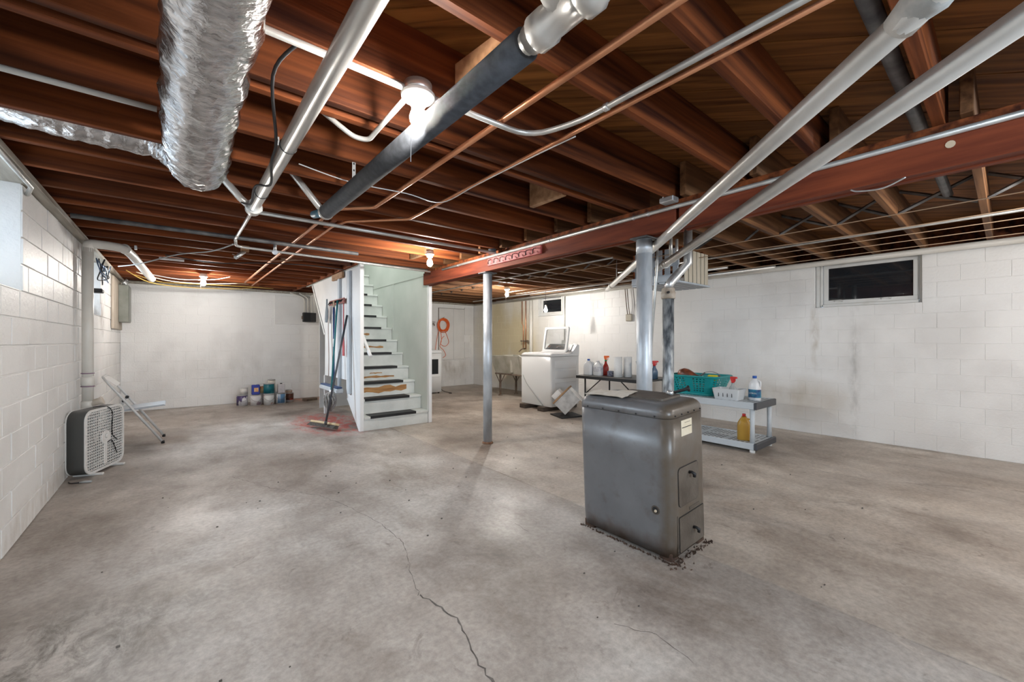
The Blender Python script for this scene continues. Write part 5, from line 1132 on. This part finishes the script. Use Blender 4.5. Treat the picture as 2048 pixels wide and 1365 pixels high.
# ------------------------------------------------------------------ paint cans by the back wall
M_can = mat('can_steel', (0.60, 0.60, 0.60), 0.35, 0.6)
def can(label, x, y, z, r, h, band, b0=0.08, b1=0.92, handle=True, group='paint cans by the back wall', rust=None):
    t = thing('paint_can', label, 'paint can', (x, y, z), group=group)
    MB().lathe([(r * .97, z), (r, z + .004), (r, z + h - .008), (r * 1.03, z + h - .006), (r * 1.03, z + h), (r * .9, z + h), (r * .88, z + h - .006), (0.002, z + h - .006)], (x, y, 0), seg=24).build('can', M_can if rust is None else rust, parent=t)
    MB().lathe([(r * 1.004, z + h * b0), (r * 1.004, z + h * b1)], (x, y, 0), seg=24).build('paper_label', band, parent=t)
    if handle: MB().tube(smooth_path([(x - r * 1.02, y, z + h * .8), (x - r * .7, y - r * .85, z + h * .55), (x, y - r * 1.12, z + h * .42), (x + r * .7, y - r * .85, z + h * .55), (x + r * 1.02, y, z + h * .8)]), 0.002, 5).build('wire_handle', M_iron, parent=t)
    return t
L1 = mat('purple_drip_label', (0.05, 0.03, 0.12), 0.4, col2=(0.66, 0.66, 0.68), scale=6, stretch=(1, 1, 0.6), lo=0.50, hi=0.54)
L2 = mat('mauve_script_label', (0.66, 0.65, 0.66), 0.4, col2=(0.30, 0.22, 0.26), scale=7, lo=0.56, hi=0.62)
L3 = mat('flower_label', (0.68, 0.69, 0.68), 0.4, col2=(0.45, 0.18, 0.12), scale=9, lo=0.60, hi=0.66)
L4 = mat('white_blue_label', (0.70, 0.71, 0.72), 0.4, col2=(0.10, 0.22, 0.38), scale=3.5, stretch=(1, 1, .1), lo=0.56, hi=0.60)
L5 = mat('dark_red_label', (0.10, 0.03, 0.015), 0.4, col2=(0.55, 0.06, 0.04), scale=7, lo=0.52, hi=0.60)
L6 = mat('teal_label', (0.0, 0.12, 0.15), 0.4, col2=(0.06, 0.30, 0.32), scale=8, lo=0.6, hi=0.7)
L7 = mat('dirty_white_label', (0.62, 0.61, 0.58), 0.5, col2=(0.50, 0.49, 0.46), scale=10)
L8 = mat('amber_label', (0.25, 0.08, 0.02), 0.4, col2=(0.55, 0.48, 0.25), scale=6)
CR, CHH = 0.084, 0.19
can('dented paint can with a dark purple band and drips on the floor', 0.875, 8.50, 0, CR, CHH, L1)
can('white paint can with a mauve scribbled label on the floor', 1.065, 8.38, 0, CR, CHH, L2)
can('white paint can with a red flower picture on the floor', 1.255, 8.32, 0, CR, CHH, L3)
can('plain white paint can with a blue side stripe on the floor', 1.445, 8.38, 0, CR, CHH, L4)
can('smaller paint can with a dark label and red patch on the floor', 1.605, 8.50, 0, 0.075, 0.165, L5, 0.25, 0.95)
can('plain dirty white can in the back row under the stacked tins', 1.20, 8.56, 0, CR, CHH, L7)
can('plain grey-white can in the back row beside the wall', 1.40, 8.62, 0, CR, CHH, L7)
can('small crusted white can on top of the purple banded can', 0.90, 8.49, CHH, 0.06, 0.12, L7, handle=False)
can('teal green paint can on top of the flower can', 1.255, 8.33, CHH, CR, CHH, L6, handle=False)
can('amber labelled can between the blue tin and teal can', 1.17, 8.52, CHH, 0.07, 0.14, L8, handle=False)
can('tan topped small can on the dark red labelled can', 1.60, 8.49, 0.165, 0.055, 0.06, mat('tan_label', (0.42, 0.32, 0.25), 0.5), handle=False)
can('cream tub topmost of the heap behind the teal can', 1.33, 8.55, CHH + .0005, 0.06, 0.24, mat('cream_label', (0.60, 0.57, 0.50), 0.5), handle=False)
def tin(label, x, y, z, w, d, h, m, capm, spout):
    t = thing('solvent_tin', label, 'tin', (x, y, z), group='paint cans by the back wall')
    MB().box(x - w / 2, x + w / 2, y - d / 2, y + d / 2, z, z + h, 0.006).build('tin_body', m, parent=t)
    MB().lathe([(0.018, z + h), (0.018, z + h + .016)], (x + spout, y, 0), seg=14).build('cap', capm, parent=t)
    return t
bt = tin('blue rectangular solvent tin with an orange picture on a paint can', 1.06, 8.39, CHH, 0.12, 0.075, 0.17, mat('royal_blue', (0.02, 0.04, 0.33), 0.35), M_whiteplastic, 0.0)
MB().box(1.033, 1.099, 8.3515, 8.352, CHH + .05, CHH + .12).build('picture', mat('orange_print', (0.75, 0.30, 0.05), 0.4, col2=(0.70, 0.55, 0.35), scale=25), parent=bt)
wt = tin('white rectangular solvent tin with a black cap on a paint can', 1.455, 8.385, CHH, 0.115, 0.075, 0.16, mat('tin_white', (0.62, 0.60, 0.60), 0.4, col2=(0.55, 0.50, 0.52), scale=30), M_black, 0.0)
t = thing('wood_block', 'short weathered timber block on the floor by the wall', 'block', (1.95, 8.45, 0), (0, 0, 0.35), local=True)
MB().box(-.11, .11, -.07, .07, 0, 0.042, 0.004).build('block_body', mat('weathered_wood', (0.13, 0.09, 0.065), 0.8, col2=(0.20, 0.15, 0.11), scale=8), parent=t)

# ------------------------------------------------------------------ tools on the stair wall
RX = 1.742
t = thing('tool_rack', 'red-brown tool rack with black sprung grips on the stair wall', 'rack', (RX, 6.0, 1.65))
MB().box(RX - .018, RX - .001, 5.66, 6.33, 1.645, 1.715, 0.003).build('back_board', mat('rack_red', (0.32, 0.09, 0.07), 0.5, col2=(0.42, 0.16, 0.13), scale=8), parent=t)
for k in range(7):
    y = 5.71 + k * .095
    MB().tube([(RX - .019, y - .03, 1.70), (RX - .04, y - .02, 1.665), (RX - .045, y, 1.655), (RX - .04, y + .02, 1.665), (RX - .019, y + .03, 1.70)], 0.005, 6).build('grip', M_black, parent=t)
def rod(name, label, cat, a, b_, r, m): return tag(MB().tube([a, b_], r, 10).build(name, m), label, cat)
t = thing('flat_mop', 'blue handled flat mop with a pale grey pad hanging on the rack', 'mop', (1.66, 5.95, 0.45))
MB().tube([(1.685, 5.97, 0.50), (1.685, 5.97, 1.60)], 0.012, 10).build('handle', mat('navy_handle', (0.02, 0.05, 0.18), 0.4), parent=t)
MB().tube([(1.685, 5.97, 1.05), (1.685, 5.97, 1.16)], 0.0135, 10).build('handle_sticker', M_whiteplastic, parent=t)
MB().tube([(1.685, 5.97, 1.60), (1.685, 5.97, 1.69)], 0.012, 10).build('tip', mat('wood_tip', (0.6, 0.45, 0.3), 0.6), parent=t)
MB().box(1.645, 1.725, 5.72, 6.50, 0.485, 0.505, 0.006).build('mop_head', mat('navy_head', (0.03, 0.07, 0.17), 0.5), parent=t)
MB().box(1.635, 1.735, 5.70, 6.52, 0.42, 0.484, 0.015).build('pad', mat('mop_pad', (0.45, 0.48, 0.50), 0.9, col2=(0.55, 0.57, 0.58), scale=30, bump=0.6), parent=t)
t = thing('string_mop', 'teal handled mop with a grey tangled string head on the rack', 'mop', (1.65, 5.76, 0.2))
MB().tube([(1.60, 5.80, 0.40), (1.69, 5.815, 1.69)], 0.011, 10).build('handle', mat('teal_handle', (0.02, 0.20, 0.22), 0.4), parent=t)
hb = MB(); rm = random.Random(8)
for k in range(100):
    a_ = rm.uniform(0, 2 * pi); rr = rm.uniform(0.02, 0.105); ln = rm.uniform(0.14, 0.25)
    hb.tube(smooth_path([(1.585, 5.79, 0.44), (1.585 + rr * .6 * cos(a_), 5.79 + rr * 1.1 * sin(a_), 0.40), (1.585 + rr * .7 * cos(a_ + .3), 5.79 + rr * 1.2 * sin(a_ + .3), 0.42 - ln * .55), (1.585 + rr * .25 * cos(a_), 5.79 + rr * .3 * sin(a_), 0.43 - ln)], 4), 0.007, 5)
hb.build('strings', mat('mop_string', (0.22, 0.21, 0.20), 0.95, col2=(0.40, 0.38, 0.36), scale=30), parent=t, kind='stuff')
MB().tube([(1.60, 5.80, 0.40), (1.604, 5.80, 0.47)], 0.022, 10).build('ferrule', M_whiteplastic, parent=t)
t = thing('dustpan_paddle', 'slate grey plastic paddle hanging at the end of the rack', 'dustpan', (1.70, 6.5, 1.4))
MB().prism([(6.44, 1.755), (6.465, 1.755), (6.475, 1.66), (6.51, 1.58), (6.535, 1.46), (6.525, 1.41), (6.44, 1.405), (6.42, 1.46), (6.41, 1.58), (6.435, 1.66)], 'x', 1.715, 1.73).build('blade', mat('slate_plastic', (0.17, 0.21, 0.24), 0.45), parent=t)
tag(MB().prism([(5.69, 1.64), (5.705, 1.64), (5.71, 1.20), (5.735, 1.05), (5.735, 0.93), (5.665, 0.93), (5.665, 1.05), (5.69, 1.20)], 'x', 1.728, 1.738).build('scraper', mat('scraper_red', (0.50, 0.08, 0.09), 0.45)), 'long red plastic scraper hanging at the near end of the rack', 'scraper')
tag(MB().prism([(6.09, 1.64), (6.11, 1.64), (6.14, 1.50), (6.14, 1.28), (6.06, 1.28), (6.06, 1.50)], 'x', 1.725, 1.735).build('hand_brush', mat('taupe_plastic', (0.36, 0.33, 0.33), 0.6)), 'taupe brush hanging on the rack beside the blue mop handle', 'brush')
for k, (y, lab) in enumerate(((6.30, 'brown cord hanging at the end of the tool rack with a plug'), (6.13, 'dark brown cord hanging between the brush and the mop'))):
    tag(MB().tube(smooth_path([(1.712, y, 1.66), (1.705, y + .01, 1.3), (1.705, y - .02, 0.9), (1.705, y, 0.62 + .05 * k)]), 0.0045, 6).build('hanging_cord', mat('brown_cord', (0.22, 0.12, 0.08), 0.5)), lab, 'cord')
t = thing('push_broom', 'push broom with a dark handle leaning on the stair wall', 'broom', (1.45, 5.45, 0))
MB().tube([(1.44, 5.45, 0.09), (1.725, 5.52, 1.47)], 0.0135, 12).build('handle', mat('charcoal_handle', (0.055, 0.06, 0.07), 0.45), parent=t)
bd = Vector((0.20, -0.50, 0)).normalized(); bn_ = Vector((-bd.y, bd.x, 0)); c0 = Vector((1.455, 5.60, 0))
Mb = Matrix(((bd.x, bn_.x, 0, c0.x), (bd.y, bn_.y, 0, c0.y), (0, 0, 1, 0), (0, 0, 0, 1))) @ Matrix.Translation((0, 0, 0.075)) @ Matrix.Rotation(radians(-18), 4, 'X')
MB().box(-.23, .27, -.03, .03, -.012, .016, 0.006, Mb).build('head_block', mat('pale_wood', (0.60, 0.45, 0.26), 0.6), parent=t)
br = MB()
br.loft([[tuple(Mb @ Vector((x, y, -.013))) for x, y in ((-.225, -.028), (.265, -.028), (.265, .028), (-.225, .028))], [tuple(Mb @ Vector((x, y - .02, -.055))) for x, y in ((-.235, -.045), (.275, -.045), (.275, .035), (-.235, .035))]], True, False)
br.build('bristles', mat('bristle_dark', (0.03, 0.025, 0.02), 0.9, col2=(0.09, 0.08, 0.07), scale=60, bump=0.8), parent=t)
MB().tube([(1.436, 5.449, 0.075), (1.446, 5.452, 0.12)], 0.018, 10).build('socket', M_grey, parent=t)

# hook board on the beam, outlet on the right wall, pull chain
t = thing('hook_board', 'red painted board with black coat hooks on the timber beam', 'hook rack', (2.59, 3.2, 1.95))
MB().box(2.574, 2.5945, 2.72, 3.55, 1.935, 2.012, 0.003).build('board', mat('rack_bright', (0.40, 0.05, 0.05), 0.5, col2=(0.50, 0.14, 0.12), scale=8), parent=t)
for k in range(8):
    y = 2.79 + k * .10
    MB().tube([(2.573, y, 1.995), (2.545, y, 1.985), (2.535, y, 1.955), (2.548, y + .012, 1.945), (2.556, y + .02, 1.965)], 0.004, 6).build('hook', M_black, parent=t)
t = thing('wall_outlet', 'old grey outlet box with twin cables on the right wall', 'outlet', (5.97, 4.0, 1.5))
ox, oy, oz = 5.97, 4.12, 1.53
MB().box(5.955, 5.9985, oy - .06, oy + .06, oz - .06, oz + .06, 0.01).build('box', mat('old_beige', (0.42, 0.38, 0.30), 0.5), parent=t)
for y in (oy - .02, oy + .02): MB().tube(smooth_path([(5.96, y, oz + .06), (5.93, y, oz + .2), (5.93, y + .03, 2.02)]), 0.008, 6).build('cable', M_iron, parent=t)
MB().box(5.978, 5.9985, 3.80, 3.92, oz - .05, 2.04, 0.003).build('backing_strip', M_hatch, parent=t)
t = thing('slat_sensor', 'slim white tube fitting under the joists near the PVC elbow', 'fitting', (-0.1, 6.1, 2.05))
MB().tube([(-0.16, 6.05, 2.06), (0.06, 6.05, 2.06)], 0.014, 8).build('tube', M_whiteplastic, parent=t)
tag(MB().tube(smooth_path([(2.59, 0.3, 1.885), (2.60, 0.38, 1.86), (2.60, 0.47, 1.87), (2.60, 0.50, 1.885)]), 0.004, 6).build('hook_chain', M_galv), 'small bright chain hook under the red beam', 'hook')
t = thing('grey_clip', 'black paint brush wedged behind the beam conduit', 'brush', (2.56, 0.83, 1.93))
MB().tube([(2.555, 0.74, 2.005), (2.548, 0.88, 1.955)], 0.006, 6).build('handle', M_iron, parent=t); MB().tube([(2.548, 0.88, 1.955), (2.545, 0.94, 1.93)], [0.008, 0.013], 6).build('bristles', M_black, parent=t)
